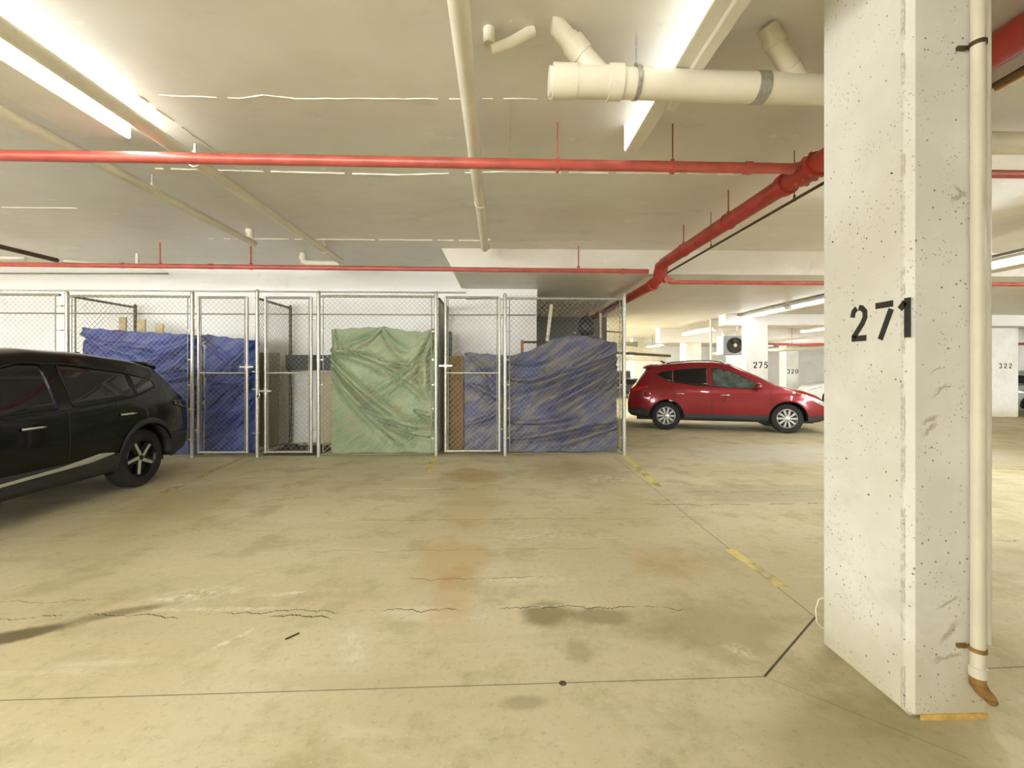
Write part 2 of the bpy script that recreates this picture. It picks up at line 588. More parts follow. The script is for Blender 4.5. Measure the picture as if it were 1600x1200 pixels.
# ------------------------------------------------------------------ the shell
CZ, SZ = 3.45, 3.05      # main ceiling, lowered slab
X0, X1, Y0, Y1 = -16.0, 24.0, -12.0, 30.0
BAY = -0.93              # left end of the lowered slab
struct(MB().box(X0, X1, Y0, Y1, -.2, 0).build('floor', M['floor']))
ceil = struct(MB().box(X0, X1, Y0, 9.3, CZ, CZ + .25).build('ceiling', M['ceiling']))
# lowered slab with a slanted left end
sl = MB()
sl.prism([(BAY + .22, SZ), (X1, SZ), (X1, CZ), (BAY, CZ)], -(Y1 - 7.4), Matrix(((1, 0, 0, 0), (0, 0, 1, 0), (0, 1, 0, 0), (0, 0, 0, 1))) @ Matrix.Translation((0, 0, 7.4)) if False else Matrix(((1, 0, 0, 0), (0, 0, -1, 7.4), (0, 1, 0, 0), (0, 0, 0, 1))))
struct(sl.build('ceiling_lowered', M['slab']))
struct(MB().box(X0, .78, 9.02, 9.22, 0, CZ).build('wall_back', M['wall']))
struct(MB().box(X0, BAY + .3, 8.80, 9.02, 2.98, CZ).build('trim_1', M['bulk']))
struct(MB().box(BAY + .3, .78, 8.86, 9.02, 2.86, SZ).build('trim_2', M['bulk']))
struct(MB().box(.6, 3.3, 13.5, 13.7, 0, SZ).build('wall_inner', M['unlit_wall']))  # added to make the dark area beyond the white wall
struct(MB().box(.58, .78, 9.22, 13.5, 0, SZ).build('wall_passage', M['unlit_wall']))
struct(MB().box(X0 - .2, X0, Y0, 9.22, 0, CZ).build('wall_left', M['wall']))
struct(MB().box(X1, X1 + .2, Y0, Y1, 0, CZ).build('wall_right', M['wall']))
struct(MB().box(.78, X1, Y1, Y1 + .2, 0, CZ).build('wall_far', M['wall']))
# unseen block added behind the camera, keeps light off the front of column 271
struct(MB().box(-.7, 9.0, -5.0, -1.3, 0, CZ).build('wall_light_block', M['wall']))
# seams left by the formwork on the ceiling
for i, (pts, w, m) in enumerate((
        ([(-2.7, 3.33), (-1.9, 3.36), (-1.7, 3.31), (-1.5, 3.35), (.86, 3.28)], .012, 'seam'),
        ([(-3.4, 4.55), (-1.0, 4.62), (.0, 4.52), (2.4, 4.50)], .022, 'seam'),
        ([(-4.4, 6.95), (-.2, 6.92)], .026, 'seam'),
        ([(.3, 6.9), (1.5, 6.9)], .02, 'oldseam'),
        ([(-2.62, 3.35), (-2.58, 4.6)], .014, 'seam'),
        ([(.09, 3.32), (.11, 4.1)], .012, 'oldseam'),
        ([(-7.4, 5.7), (-5.2, 5.7)], .018, 'seam'),
        ([(2.6, 2.9), (7, 2.95)], .012, 'oldseam'),
)):
    b = MB()
    for a, c in zip(pts[:-1], pts[1:]):
        n_ = max(2, int(math.dist(a, c) / .08))
        prev = None
        for k in range(n_ + 1):
            t = k / n_
            p = Vector((a[0] + (c[0] - a[0]) * t, a[1] + (c[1] - a[1]) * t, CZ))
            p += Vector((random.uniform(-.004, .004), random.uniform(-.004, .004), 0))
            if prev is not None and random.random() > .12:
                b.tube([prev, p], w * random.uniform(.35, .6), 5, False)
            prev = p
    o = b.build('form_seam', M[m], ceil, 60)
for (bx0, bx1, by, bz0) in ((6.5, X1, 12.6, 2.74), (6.2, X1, 17.0, 2.5)):
    o = struct(MB().box(bx0, bx1, by, by + .4, bz0, SZ).build('ceiling_beam', M['bulk']))

# ------------------------------------------------------------------ digits
DIG = {
    '1': [[(.30, 0), (.30, 1)], [(.08, .74), (.24, .90)]],
    '2': [[(.06, .70), (.10, .86), (.22, .95)], [(.30, .955), (.42, .93), (.53, .82), (.53, .66), (.44, .50), (.10, .12)], [(.03, .08), (.58, .08)]],
    '7': [[(.02, .92), (.60, .92)], [(.54, .78), (.18, 0)]],
    '5': [[(.12, .92), (.56, .92)], [(.14, .82), (.10, .52), (.28, .59), (.46, .52), (.54, .34), (.46, .14), (.30, .06)], [(.22, .06), (.05, .14)]],
    '3': [[(.06, .80), (.16, .93), (.34, .95), (.50, .84), (.50, .66), (.34, .53)], [(.34, .50), (.52, .40), (.54, .20), (.40, .06), (.18, .06), (.05, .18)]],
    '0': [[(.26, .95), (.10, .82), (.06, .5), (.10, .18), (.26, .05)], [(.36, .05), (.52, .18), (.56, .5), (.52, .82), (.36, .95)]],
}


def digit(ch, org, u, v, h, parent, sw=.165, wide=1.0):
    u, v, org = Vector(u), Vector(v), Vector(org)
    nrm = u.cross(v)
    b = MB()
    for line in DIG[ch]:
        pts = [Vector((p[0] * wide, p[1])) for p in line]
        L, Rr = [], []
        for i, p in enumerate(pts):
            if i == 0:
                t = pts[1] - pts[0]
            elif i == len(pts) - 1:
                t = pts[-1] - pts[-2]
            else:
                t = (pts[i + 1] - p).normalized() + (p - pts[i - 1]).normalized()
            t.normalize()
            nn = Vector((-t.y, t.x)) * sw / 2
            L.append(p + nn)
            Rr.append(p - nn)
        for i in range(len(pts) - 1):
            q = [Rr[i], Rr[i + 1], L[i + 1], L[i]]
            vs = [org + u * (a.x * h) + v * (a.y * h) + nrm * k for k in (-.002, .0015) for a in q]
            b.add(vs, [(3, 2, 1, 0), (4, 5, 6, 7), (0, 1, 5, 4), (1, 2, 6, 5), (2, 3, 7, 6), (3, 0, 4, 7)])
    return b.build('digit', M['stencil'], parent)


# ------------------------------------------------------------------ columns
def column(x0, x1, y0, y1, top, label, name='concrete_column'):
    t = thing(name, label, 'column', (x0, y0, 0), 0)
    o = MB().box(0, x1 - x0, 0, y1 - y0, 0, top).build('shaft', M['column'], t, bevel=.026)
    return t


c271 = column(1.70, 2.05, 1.80, 2.31, CZ, 'large off-white concrete column in the foreground stencilled 271')
for ch, yy in (('2', 2.105), ('7', 1.968), ('1', 1.855)):
    digit(ch, (1.70 - 1.70, yy - 1.80, 1.585), (0, -1, 0), (0, 0, 1), .165, c271, .165, .94)
# painted yellow foot at the front and small nails
MB().box(.05, .335, -.003, .004, 0, .024).build('yellow_foot_paint', M['foot'], c271)
for (yy, zz) in ((.33, 1.02), (.2, .88), (.42, 2.1), (.08, 2.3)):
    MB().tube([(-.006, yy, zz), (.02, yy, zz - .01)], .003, 6).build('nail', M['darkpipe'], c271)

c275 = column(7.12, 7.76, 12.62, 12.9, SZ, 'white column behind the red hatchback stencilled 275')
for k, ch in enumerate('275'):
    digit(ch, (.20 + .155 * k, 0, 1.50), (1, 0, 0), (0, 0, 1), .18, c275, .2)
c320 = column(13.1, 13.72, 20.0, 20.5, SZ, 'narrow far column stencilled 320 above the bonnet of the red car')
for k, ch in enumerate('320'):
    digit(ch, (.07 + .19 * k, 0, 1.28), (1, 0, 0), (0, 0, 1), .2, c320, .2)
c322 = column(14.75, 15.92, 13.2, 13.85, 2.74, 'white column at the right edge of the photo stencilled 322')
for k, ch in enumerate('322'):
    digit(ch, (.54 + .155 * k, 0, 1.50), (1, 0, 0), (0, 0, 1), .15, c322, .2)
column(8.05, 8.75, 19.0, 19.6, SZ, 'broad white column just above the roof of the red car')
column(6.85, 7.45, 22.5, 23.0, SZ, 'far white column above the tailgate of the red car')
column(10.9, 11.6, 20.6, 21.1, SZ, 'far pale column half hidden behind the fan heater')
column(10.6, 11.2, 16.4, 16.5, 2.5, 'grey pier in the gap right of column 275') if False else None

# downpipe on the face of column 271
dp = thing('downpipe', 'white vertical downpipe strapped to the front of column 271', 'pipe', (1.958, 1.768, 0))
MB().tube([(0, 0, .23), (0, 0, 1.6), (0, 0, CZ)], .024, 20).build('pipe', M['white_pipe'], dp, 60)
MB().tube([(0, 0, .24), (0, 0, .20)], .029, 20).build('socket', M['white_pipe'], dp, 60)
MB().tube([(0, 0, .21), (0, 0, .17), (.01, -.01, .145), (.035, -.012, .12), (.05, -.012, .10)], [.027, .027, .025, .022, .018], 14).build('rusty_elbow', M['rust'], dp, 60)
for z in (.31, 2.78):
    b = MB()
    b.lathe([(.024, -.008), (.029, -.008), (.029, .008), (.024, .008)], Matrix.Translation((0, 0, z)), 20)
    b.box(-.06, -.02, .02, .036, z - .008, z + .008)
    b.build('strap', M['rust' if z < 1 else 'darkpipe'], dp, 40)
cn = thing('slim_conduit', 'slim white conduit beside the downpipe on column 271', 'conduit', (2.018, 1.785, 0))
MB().tube([(0, 0, .32), (0, 0, CZ)], .012, 10).build('conduit', M['white_pipe'], cn, 60)

# ------------------------------------------------------------------ pipes under the ceiling


def pipe_thing(name, label, pts, r, m, cat='pipe', couplings=(), hangers=(), top=CZ, hr=.006, hm=None):
    b0 = Vector(pts[0])
    t = thing(name, label, cat, b0)
    MB().tube([Vector(p) - b0 for p in pts], r, 18).build('pipe', M[m], t, 50)
    for a, c in couplings:
        MB().tube([Vector(a) - b0, Vector(c) - b0], r * 1.22, 18).build('coupling', M[m], t, 40)
    for h in hangers:
        h = Vector(h)
        hb = MB()
        hb.tube([(h.x - b0.x, h.y - b0.y, h.z - b0.z + r), (h.x - b0.x, h.y - b0.y, top - b0.z)], hr, 6)
        d = (Vector(pts[1]) - Vector(pts[0])).normalized()
        hb.tube([h - b0 - d * .012, h - b0 + d * .012], r * 1.13, 16)
        hb.tube([(h.x - b0.x, h.y - b0.y, h.z - b0.z + r), (h.x - b0.x, h.y - b0.y, h.z - b0.z + r + .03)], hr * 2.4, 8)
        hb.build('hanger', M[hm or m], t, 40)
    return t


pipe_thing('sprinkler_pipe', 'long red sprinkler pipe crossing near the top of the photo', [(-15.9, 3.6, 3.10), (-3.0, 3.6, 3.115), (2.42, 3.6, 3.10)], .042, 'red',
           couplings=[((2.02, 3.6, 3.10), (2.07, 3.6, 3.10))],
           hangers=[(1.42, 3.6, 3.09), (.48, 3.6, 3.09), (-6.3, 3.6, 3.1)])
pipe_thing('sprinkler_pipe', 'red sprinkler pipe going right from the heavy red main, seen beyond column 271', [(2.70, 3.6, 3.08), (16, 3.6, 3.08)], .034, 'red')
pipe_thing('sprinkler_pipe', 'thin red sprinkler pipe in front of the bulkhead above the lockers', [(-15.9, 7.2, 3.12), (2.44, 7.2, 3.05)], .036, 'red',
           couplings=[((-4.55, 7.2, 3.08), (-4.49, 7.2, 3.08)), ((2.0, 7.2, 3.05), (2.05, 7.2, 3.05)), ((-5.9, 7.2, 3.085), (-5.86, 7.2, 3.085))],
           hangers=[(1.3, 7.2, 3.06), (-5.3, 7.2, 3.08), (-3.9, 7.2, 3.07)], hr=.01)
main = pipe_thing('sprinkler_main', 'thick red sprinkler main running away towards the lockers',
                  [(2.56, -2, 3.10), (2.56, 6.85, 3.10), (2.57, 7.0, 3.07), (2.6, 7.18, 2.93), (2.6, 7.35, 2.88), (2.6, 12.9, 2.88)], .082, 'red_main',
                  couplings=[((2.56, 3.5, 3.1), (2.56, 3.72, 3.1)), ((2.56, 3.86, 3.1), (2.56, 3.94, 3.1)), ((2.57, 6.96, 3.085), (2.595, 7.12, 2.97)), ((2.6, 7.4, 2.88), (2.6, 7.5, 2.88))],
                  hangers=[(2.56, 4.9, 3.1), (2.56, 6.1, 3.1), (2.56, 2.6, 3.1)], hr=.007)
for yy in (3.52, 3.60, 3.70):
    for a in range(6):
        an = a * PI / 3
        MB().tube([(math.cos(an) * .098, yy - .012 + 2, math.sin(an) * .098), (math.cos(an) * .098, yy + .012 + 2, math.sin(an) * .098)], .014, 6).build('flange_bolt', M['red'], main, 40)
pipe_thing('conduit_rod', 'slim dark steel pipe hanging just below the thick red main', [(2.70, -2, 3.0), (2.70, 7.1, 3.0), (2.70, 7.2, 2.9)], .014, 'darkpipe',
           hangers=[(2.7, 5.6, 3.0), (2.7, 4.0, 3.0)], hr=.004)
pipe_thing('sprinkler_pipe', 'red sprinkler pipe running right under the edge of the lowered slab', [(2.74, 7.22, 2.94), (2.82, 7.22, 2.88), (20, 7.22, 2.88)], .034, 'red',
           couplings=[((2.76, 7.22, 2.93), (2.82, 7.22, 2.885))])
bv = MB().tube([(.14, 9.08, -.2), (.14, 9.18, -.2)], .045, 12).build('drain_valve', M['red'], main, 40)
MB().tube([(.14, 9.12, -.16), (.14, 9.12, -.08)], .015, 8).build('stem', M['darkpipe'], bv, 40)
MB().lathe([(.018, -.08), (.045, -.08), (.045, -.068), (.018, -.068)], Matrix.Translation((.14, 9.12, 0)), 14, True).build('handwheel', M['red'], bv, 40)

pipe_thing('drain_pipe', 'white drain pipe running straight away in the middle of the ceiling', [(-.20, -1.0, 3.31), (-.20, 6.86, 3.31)], .056, 'white_pipe',
           hangers=[(-.20, 5.0, 3.31)], hr=.005)
MB().tube([(.06, 7.55, .0), (.06, 7.80, .0), (.06, 7.86, .03), (.06, 7.86, .14)], .03, 12).build('up_bend', M['white_pipe'], bpy.data.objects['drain_pipe'], 50)
pipe_thing('drain_pipe', 'white drain pipe running beside the bright ceiling lamp to an elbow above the lockers', [(-2.68, -1.0, 3.30), (-2.68, 7.72, 3.30)], .052, 'white_pipe',
           hangers=[(-2.68, 4.05, 3.3), (-2.68, 7.0, 3.3), (-2.68, 2.2, 3.3)], hr=.010)
pipe_thing('drain_branch', 'white pipe elbow rising into the ceiling above the blue tarp', [(-2.72, 7.78, 3.28), (-3.24, 7.78, 3.28), (-3.33, 7.78, 3.31), (-3.34, 7.78, 3.45)], .05, 'white_pipe', couplings=[((-3.34, 7.78, 3.33), (-3.34, 7.78, 3.40))])
pipe_thing('drain_pipe', 'white drain pipe further left crossing under the near red pipe', [(-3.54, -1.0, 3.30), (-3.54, 6.62, 3.28)], .047, 'white_pipe',
           hangers=[(-3.54, 4.7, 3.29)], hr=.006)
pipe_thing('drain_drop', 'short white pipe stub coming down from the ceiling to the left drain pipe', [(-3.54, 6.50, 3.45), (-3.54, 6.50, 3.36), (-3.54, 6.53, 3.335)], .042, 'white_pipe', couplings=[((-3.54, 6.50, 3.40), (-3.54, 6.50, 3.45))])
pipe_thing('branch_pipe', 'dark thin pipe at the far left under the ceiling', [(-7.45, 3.5, 3.27), (-7.2, 7.55, 3.24)], .035, 'darkpipe')
pipe_thing('branch_pipe', 'thin cream pipe with an upturned end above the black car', [(-7.15, 7.62, 3.25), (-6.25, 7.9, 3.22), (-6.2, 7.9, 3.24), (-6.2, 7.9, 3.45)], .028, 'white_pipe')
pipe_thing('branch_pipe', 'thin cream pipe at the left edge just above the far red pipe', [(-9.9, 7.5, 3.28), (-7.7, 7.55, 3.27)], .026, 'white_pipe')
pipe_thing('ceiling_conduit', 'thin grey conduit along the bulkhead at the far left', [(-9.9, 8.76, 3.27), (-6.3, 8.76, 3.29)], .012, 'rail', 'conduit')
pipe_thing('wall_conduit', 'thin grey conduit along the wall behind the lockers', [(-9.9, 8.98, 2.55), (.76, 8.98, 2.55)], .013, 'rail', 'conduit')

# big cream plastic drain with cap, couplings and wye branches
bp = thing('plastic_drain', 'large cream plastic drain pipe with a capped end and wye branches', 'pipe', (.33, 2.63, 3.15))
MB().tube([(.1, 0, 0), (1.0, .01, -.005), (1.95, .02, -.01)], .085, 28).build('pipe', M['pvc'], bp, 50)
MB().tube([(-.01, 0, 0), (.13, 0, 0)], .096, 28).build('cap_hub', M['pvc'], bp, 40)
MB().tube([(-.03, 0, 0), (-.008, 0, 0)], .080, 28).build('end_cap', M['white_metal'], bp, 40)
MB().tube([(.32, 0, 0), (.40, 0, 0)], .098, 28).build('coupling', M['pvc'], bp, 40)
MB().tube([(.13, 0, 0), (.32, 0, 0)], .089, 28).build('wye_body', M['pvc'], bp, 40)
MB().tube([(.27, 0, .03), (.14, -.02, .17), (.08, -.03, .23)], [.07, .06, .058], 22).build('wye_branch', M['pvc'], bp, 50)
MB().tube([(.165, -.015, .145), (.10, -.03, .21)], .07, 22).build('coupling', M['pvc'], bp, 40)
MB().tube([(.09, -.03, .215), (.0, -.05, .30), (-.02, -.05, .30)], .054, 22).build('branch_pipe', M['pvc'], bp, 50)
MB().lathe([(.086, -.012), (.094, -.012), (.094, .012), (.086, .012)], Matrix.Translation((.49, 0, 0)) @ Matrix.Rotation(PI / 2, 4, 'Y'), 28, True).build('pipe_ring', M['galv'], bp, 40)
MB().tube([(.49, 0, .09), (.49, 0, .30)], .005, 8).build('hanger_rod', M['galv'], bp, 40)
MB().tube([(.49, 0, .085), (.49, 0, .115)], .014, 8).build('hanger_nut', M['galv'], bp, 40)
MB().tube([(1.20, .01, -.007), (1.27, .01, -.007)], .089, 28).build('joint_collar', M['galv'], bp, 40)
MB().tube([(1.52, .02, 0), (1.40, -.02, .10), (1.30, -.05, .21), (1.24, -.07, .30)], .056, 22).build('wye_branch', M['pvc'], bp, 50)
MB().tube([(1.30, -.05, .205), (1.275, -.06, .245)], .064, 22).build('coupling', M['pvc'], bp, 40)
MB().tube([(1.43, -.005, .075), (1.40, -.02, .105)], .064, 22).build('coupling', M['pvc'], bp, 40)
pipe_thing('cast_iron_pipe', 'black iron pipe behind the big cream drain, running into column 271', [(.75, 2.78, 3.28), (1.2, 2.78, 3.24), (2.25, 2.78, 3.22)], .024, 'black', couplings=[((1.60, 2.78, 3.235), (1.66, 2.78, 3.233))])
sp = thing('pipe_stub', 'angled cream pipe end hanging at the top centre of the photo', 'pipe', (-.04, 2.63, 3.33))
MB().tube([(0, 0, 0), (.10, .0, .035), (.25, 0, .12)], [.026, .03, .032], 16).build('pipe', M['pvc'], sp, 50)
MB().tube([(-.012, 0, .028), (-.012, 0, .12)], .034, 16).build('socket', M['pvc'], sp, 50)

# big pipe and tray beyond column 271
pipe_thing('insulated_pipe', 'thick white pipe seen to the right of column 271 above the red pipe', [(3.1, 3.42, 3.24), (12, 3.42, 3.24)], .085, 'white_pipe', couplings=[((3.1, 3.42, 3.24), (3.2, 3.42, 3.24))])
pipe_thing('red_riser', 'thick red pipe in the top right corner beyond column 271', [(2.98, -1, 3.34), (2.98, 2.86, 3.34)], .08, 'red')
ct = thing('cable_tray', 'white tray with a yellow stripe in the top right corner', 'tray', (3.0, -1, 3.2))
MB().box(-.02, .12, 0, 3.62, -.03, .06).build('tray_body', M['white_metal'], ct, bevel=.006)
MB().box(-.024, .0, 0, 3.6, -.075, -.032).build('yellow_stripe', M['ochre'], ct, bevel=.004)

# ------------------------------------------------------------------ lamps
# left lamp: shallow box, light leaves by its side lens
lf = thing('ceiling_lamp', 'long bright box lamp in the top left corner beside the white pipe', 'lamp', (-2.97, 0, 3.32))
MB().box(-.40, -.02, -2.4, 3.72, 0, .13).build('housing', M['white_metal'], lf, bevel=.006)
MB().box(-.02, 0, -2.4, 3.72, .004, .126).build('side_lens', M['lens'], lf, bevel=.004)
rf = thing('ceiling_lamp', 'white box lamp behind the capped cream drain pipe', 'lamp', (1.03, 0, 3.23))
MB().box(.012, .12, -2.4, 3.64, 0, .22).build('housing', M['white_metal'], rf, bevel=.005)
MB().box(0, .012, -2.4, 3.63, .01, .215).build('side_lens', M['lens_soft'], rf, bevel=.003)
MB().box(.10, .17, -2.4, 3.0, -.03, .01).build('lower_lip', M['white_metal'], rf, bevel=.003)


def strip_lamp(x, y0, y1, z, label, top, m=None, group=None):
    m = m or ('tube_far' if y0 > 6 else 'tube')
    t = thing('strip_lamp', label, 'lamp', (x, y0, z), 0, group)
    L = y1 - y0
    MB().box(-.09, .09, 0, L, .03, .085).build('housing', M['white_metal'], t, bevel=.006)
    for s in (-.045, .045):
        MB().tube([(s, .02, 0), (s, L - .02, 0)], .019, 10).build('tube', M[m], t, 60)
    for yy in (.0, L - .03):
        MB().box(-.075, .075, yy, yy + .03, -.022, .04).build('end_cap', M['white_metal'], t, bevel=.004)
    for yy in (.2, L - .2):
        MB().tube([(0, yy, .085), (0, yy, top - z)], .005, 6).build('hanger_rod', M['galv'], t)
    return t


strip_lamp(7.0, 10.6, 13.3, 2.93, 'strip lamp nearest the fan heater, in the row above the red car', SZ)
strip_lamp(7.0, 7.7, 10.4, 2.93, 'strip lamp above the bonnet of the red car, second in its row', SZ)
strip_lamp(7.0, 4.4, 7.1, 2.93, 'strip lamp seen just right of column 271, third in the row', CZ)
strip_lamp(7.0, 1.4, 4.1, 2.93, 'strip lamp nearest the camera in the row right of column 271', CZ)
pipe_thing('lamp_rail', 'grey cable rail running above the strip lamps over the red car', [(6.86, 1.0, 3.02), (6.86, 16.0, 3.02)], .022, 'rail', 'rail')
pipe_thing('drain_pipe', 'cream pipe running beside the strip lamps over the red car', [(7.35, 1.0, 2.985), (7.35, 12.5, 2.985)], .05, 'white_pipe')
pipe_thing('drain_pipe', 'cream pipe just right of the strip lamps beyond column 271', [(7.7, 1.0, 3.0), (7.7, 7.2, 3.0)], .045, 'white_pipe')
strip_lamp(6.9, 14.0, 16.4, 2.74, 'bright strip lamp glaring left of the fan heater', SZ)
strip_lamp(9.6, 18.2, 20.6, 2.8, 'far strip lamp right of the broad white column', SZ)
strip_lamp(11.5, 14.0, 16.6, 2.88, 'strip lamp behind column 275', SZ)
strip_lamp(11.5, 18.0, 20.6, 2.88, 'far strip lamp left of column 320', SZ)
strip_lamp(15.6, 17.6, 20.2, 2.88, 'far strip lamp between columns 320 and 322', SZ)
strip_lamp(17.5, 8.0, 10.6, 2.9, 'strip lamp beyond column 322 at the right edge', SZ)
for x, y, w_ in ((-6.0, -3.0, 'leftmost strip lamp'), (-2.2, -3.4, 'rightmost strip lamp')):
    strip_lamp(x, y, y + 2.4, 3.1, w_ + ' of the added row behind the camera', CZ, group='added strip lamps behind the camera')  # unseen lamps added to light the scene from the front
strip_lamp(-7.6, 3.2, 5.9, 3.28, 'added unseen strip lamp over the bay left of the black car', CZ)  # added outside the view to light the tarps
strip_lamp(4.1, 3.95, 5.0, 3.28, 'short added strip lamp hidden behind column 271', CZ)  # added out of sight to brighten floor and slab front
strip_lamp(9.0, 24.0, 26.6, 2.8, 'strip lamp of the added far row above the red car roof', SZ)  # far row added to brighten the dim far wall
strip_lamp(15.0, 23.0, 25.6, 2.8, 'strip lamp of the added far row right of column 320', SZ)
strip_lamp(20.5, 22.0, 24.6, 2.8, 'strip lamp of the added far row behind column 322', SZ)
LAMPS = [(7.0, 10.6, 13.3, 2.9, 30), (7.0, 7.7, 10.4, 2.9, 40), (7.0, 4.4, 7.1, 2.9, 40), (7.0, 1.4, 4.1, 2.9, 30),
         (6.9, 14.0, 16.4, 2.7, 30), (9.6, 18.2, 20.6, 2.76, 30), (11.5, 14, 16.6, 2.85, 40), (11.5, 18, 20.6, 2.85, 40), (15.6, 17.6, 20.2, 2.85, 40),
         (17.5, 8, 10.6, 2.87, 50), (9, 24, 26.6, 2.77, 60), (15, 23, 25.6, 2.77, 60), (20.5, 22, 24.6, 2.77, 60), (-7.6, 3.2, 5.9, 3.25, 60), (4.1, 3.95, 5.0, 3.25, 40)]
for (x, y0, y1, z, w) in LAMPS:
    area('lamp_light', (x, (y0 + y1) / 2, z - .03), .14, y1 - y0, w * (.34 if y0 > 6 else .8))

# ------------------------------------------------------------------ chain-link fences
FY = 7.57


def link_mesh(w, h, p=.0425, r=.0031):
    """woven zigzag wires in the local XZ plane, y is the weave depth"""
    nk = int(w / p)
    p = w / nk
    nj = int(h / p)
    q = h / nj
    V, F = [], []
    tri = [(math.cos(a), math.sin(a)) for a in (PI / 2, PI / 2 + 2 * PI / 3, PI / 2 + 4 * PI / 3)]
    for k in range(nk):
        base = len(V)
        for j in range(nj + 1):
            side = (j + k) % 2
            x = (k + side) * p
            y = .003 if side else -.003
            for a, c in tri:
                V.append((x + a * r, y + c * r, j * q))
        for j in range(nj):
            for s in range(3):
                s2 = (s + 1) % 3
                F.append((base + j * 3 + s, base + j * 3 + s2, base + (j + 1) * 3 + s2, base + (j + 1) * 3 + s))
    # knuckled ends standing above the rail
    b = MB()
    b.v, b.f = V, F
    return b


def post(x, y, h, parent, r=.03, m='galv'):
    b = MB()
    b.tube([(x, y, 0), (x, y, h - .02)], r, 16)
    o = b.build('post', M[m], parent, 50)
    MB().lathe([(r * 1.12, h - .035), (r * 1.12, h - .01), (r * .9, h + .012), (r * .4, h + .03), (.001, h + .033)], Matrix.Translation((x, y, 0)), 16).build('post_cap', M[m], parent, 50)
    return o


def bands(x, y, zs, parent, r=.035, dx=.04):
    for z in zs:
        b = MB()
        b.lathe([(r, -.011), (r + .004, -.011), (r + .004, .011), (r, .011)], Matrix.Translation((x, y, z)), 14, True)
        b.box(x + (r if dx > 0 else dx - r), x + (dx + r if dx > 0 else -r), y - .004, y + .004, z - .011, z + .011)
        b.build('tension_band', M['galv'], parent, 40)


def wire_part(w, h, loc, parent, rz=0):
    o = link_mesh(w, h).build('chain_link_mesh', M['wire'], parent)
    o.location = loc
    o.rotation_euler = (0, 0, rz)
    o['kind'] = 'stuff'
    return o


def fixed_panel(label, xa, xb, h, posts, rail_m='rail'):
    t = thing('chain_link_fence', label, 'fence', (xa, FY, 0))
    w = xb - xa
    for px in posts:
        post(px - xa, 0, h + .04, t)
    MB().tube([(0, 0, h - .02), (w, 0, h - .02)], .021, 12).build('top_rail', M[rail_m], t, 50)
    MB().tube([(.0, 0, .04), (w, 0, .04)], .006, 8).build('bottom_wire', M['rail'], t, 50)
    wire_part(w - .12, h - .01, (.06, 0, .05), t)
    for px in (.075, w - .075):
        MB().tube([(px, 0, .06), (px, 0, h - .04)], .008, 8).build('tension_bar', M['rail'], t, 50)
    bands(0, 0, (.3, .8, 1.2, 1.62, 2.1, 2.5), t)
    bands(w, 0, (.3, .8, 1.2, 1.62, 2.1, 2.5), t, dx=-.04)
    return t


fixed_panel('chain link fence panel in front of the left blue tarp', -7.06, -5.05, 2.68, (-7.06, -5.05))
fixed_panel('chain link fence panel behind the black car at the left edge', -9.95, -7.17, 2.70, (-9.95,))
fixed_panel('chain link fence panel in front of the green tarp', -2.99, -1.04, 2.70, (-2.99, -1.04))
fixed_panel('chain link fence panel in front of the worn blue tarp at the right end', .12, 2.15, 2.68, (.12, 2.15), 'galv')
for nm, x, lab in (('gate_post', -3.995, 'steel gate post between the blue tarped gate and the open locker'),):
    t = thing(nm, lab, 'post', (x, FY, 0))
    post(0, 0, 2.76, t)
    bands(0, 0, (.4, 1.13, 1.42, 2.2), t, dx=-.05)


def gate(label, xa, xb, h, latch_side=1, latch_z=1.13, dy=0):
    t = thing('chain_link_gate', label, 'gate', (xa, FY + dy, 0))
    w = xb - xa
    for px in (.02, w - .02):
        MB().tube([(px, 0, .07), (px, 0, h)], .022, 12).build('stile', M['galv'], t, 50)
    for nm, z, r in (('top_rail', h - .01, .021), ('middle_rail', 1.40, .014), ('bottom_rail', .085, .018)):
        MB().tube([(.02, 0, z), (w - .02, 0, z)], r, 12).build(nm, M['rail' if z > 2 else 'galv'], t, 50)
    wire_part(w - .1, h - .14, (.05, 0, .1), t)
    for px in (.06, w - .06):
        MB().tube([(px, 0, .1), (px, 0, h - .04)], .007, 8).build('tension_bar', M['rail'], t, 50)
    hx = 0 if latch_side > 0 else w
    for z in (.45, h - .35):
        b = MB()
        b.tube([(hx + (.02 if hx == 0 else -.02), 0, z - .03), (hx + (.02 if hx == 0 else -.02), 0, z + .03)], .03, 12)
        b.box(hx - .05, hx + .05, -.008, .008, z - .01, z + .01)
        b.build('hinge', M['galv'], t, 40)
    lx = w - .02 if latch_side > 0 else .02
    b = MB()
    b.tube([(lx, 0, latch_z - .045), (lx, 0, latch_z + .045)], .032, 12)
    b.box(lx - .11, lx + .11, -.03, -.016, latch_z - .014, latch_z + .014)
    b.build('latch', M['galv'], t, 40)
    return t


gate('narrow chain link gate in front of the right half of the blue tarp', -4.97, -4.14, 2.66, 1, 1.5)
gate('chain link gate of the open locker without any tarp', -3.88, -3.09, 2.66, -1, 1.10)
gate('chain link gate between the green tarp and the worn blue tarp', -.90, .045, 2.68, -1, 1.52)
pl = thing('padlock', 'small brass padlock on the gate of the open locker', 'padlock', (-3.95, FY - .045, 1.02))
MB().box(-.025, .025, -.012, .012, -.03, .02).build('lock_body', M['chrome'], pl, bevel=.005)
MB().tube([(-.016, 0, .015), (-.016, 0, .045), (-.008, 0, .058), (.008, 0, .058), (.016, 0, .045), (.016, 0, .015)], .004, 8).build('shackle', M['chrome'], pl, 50)


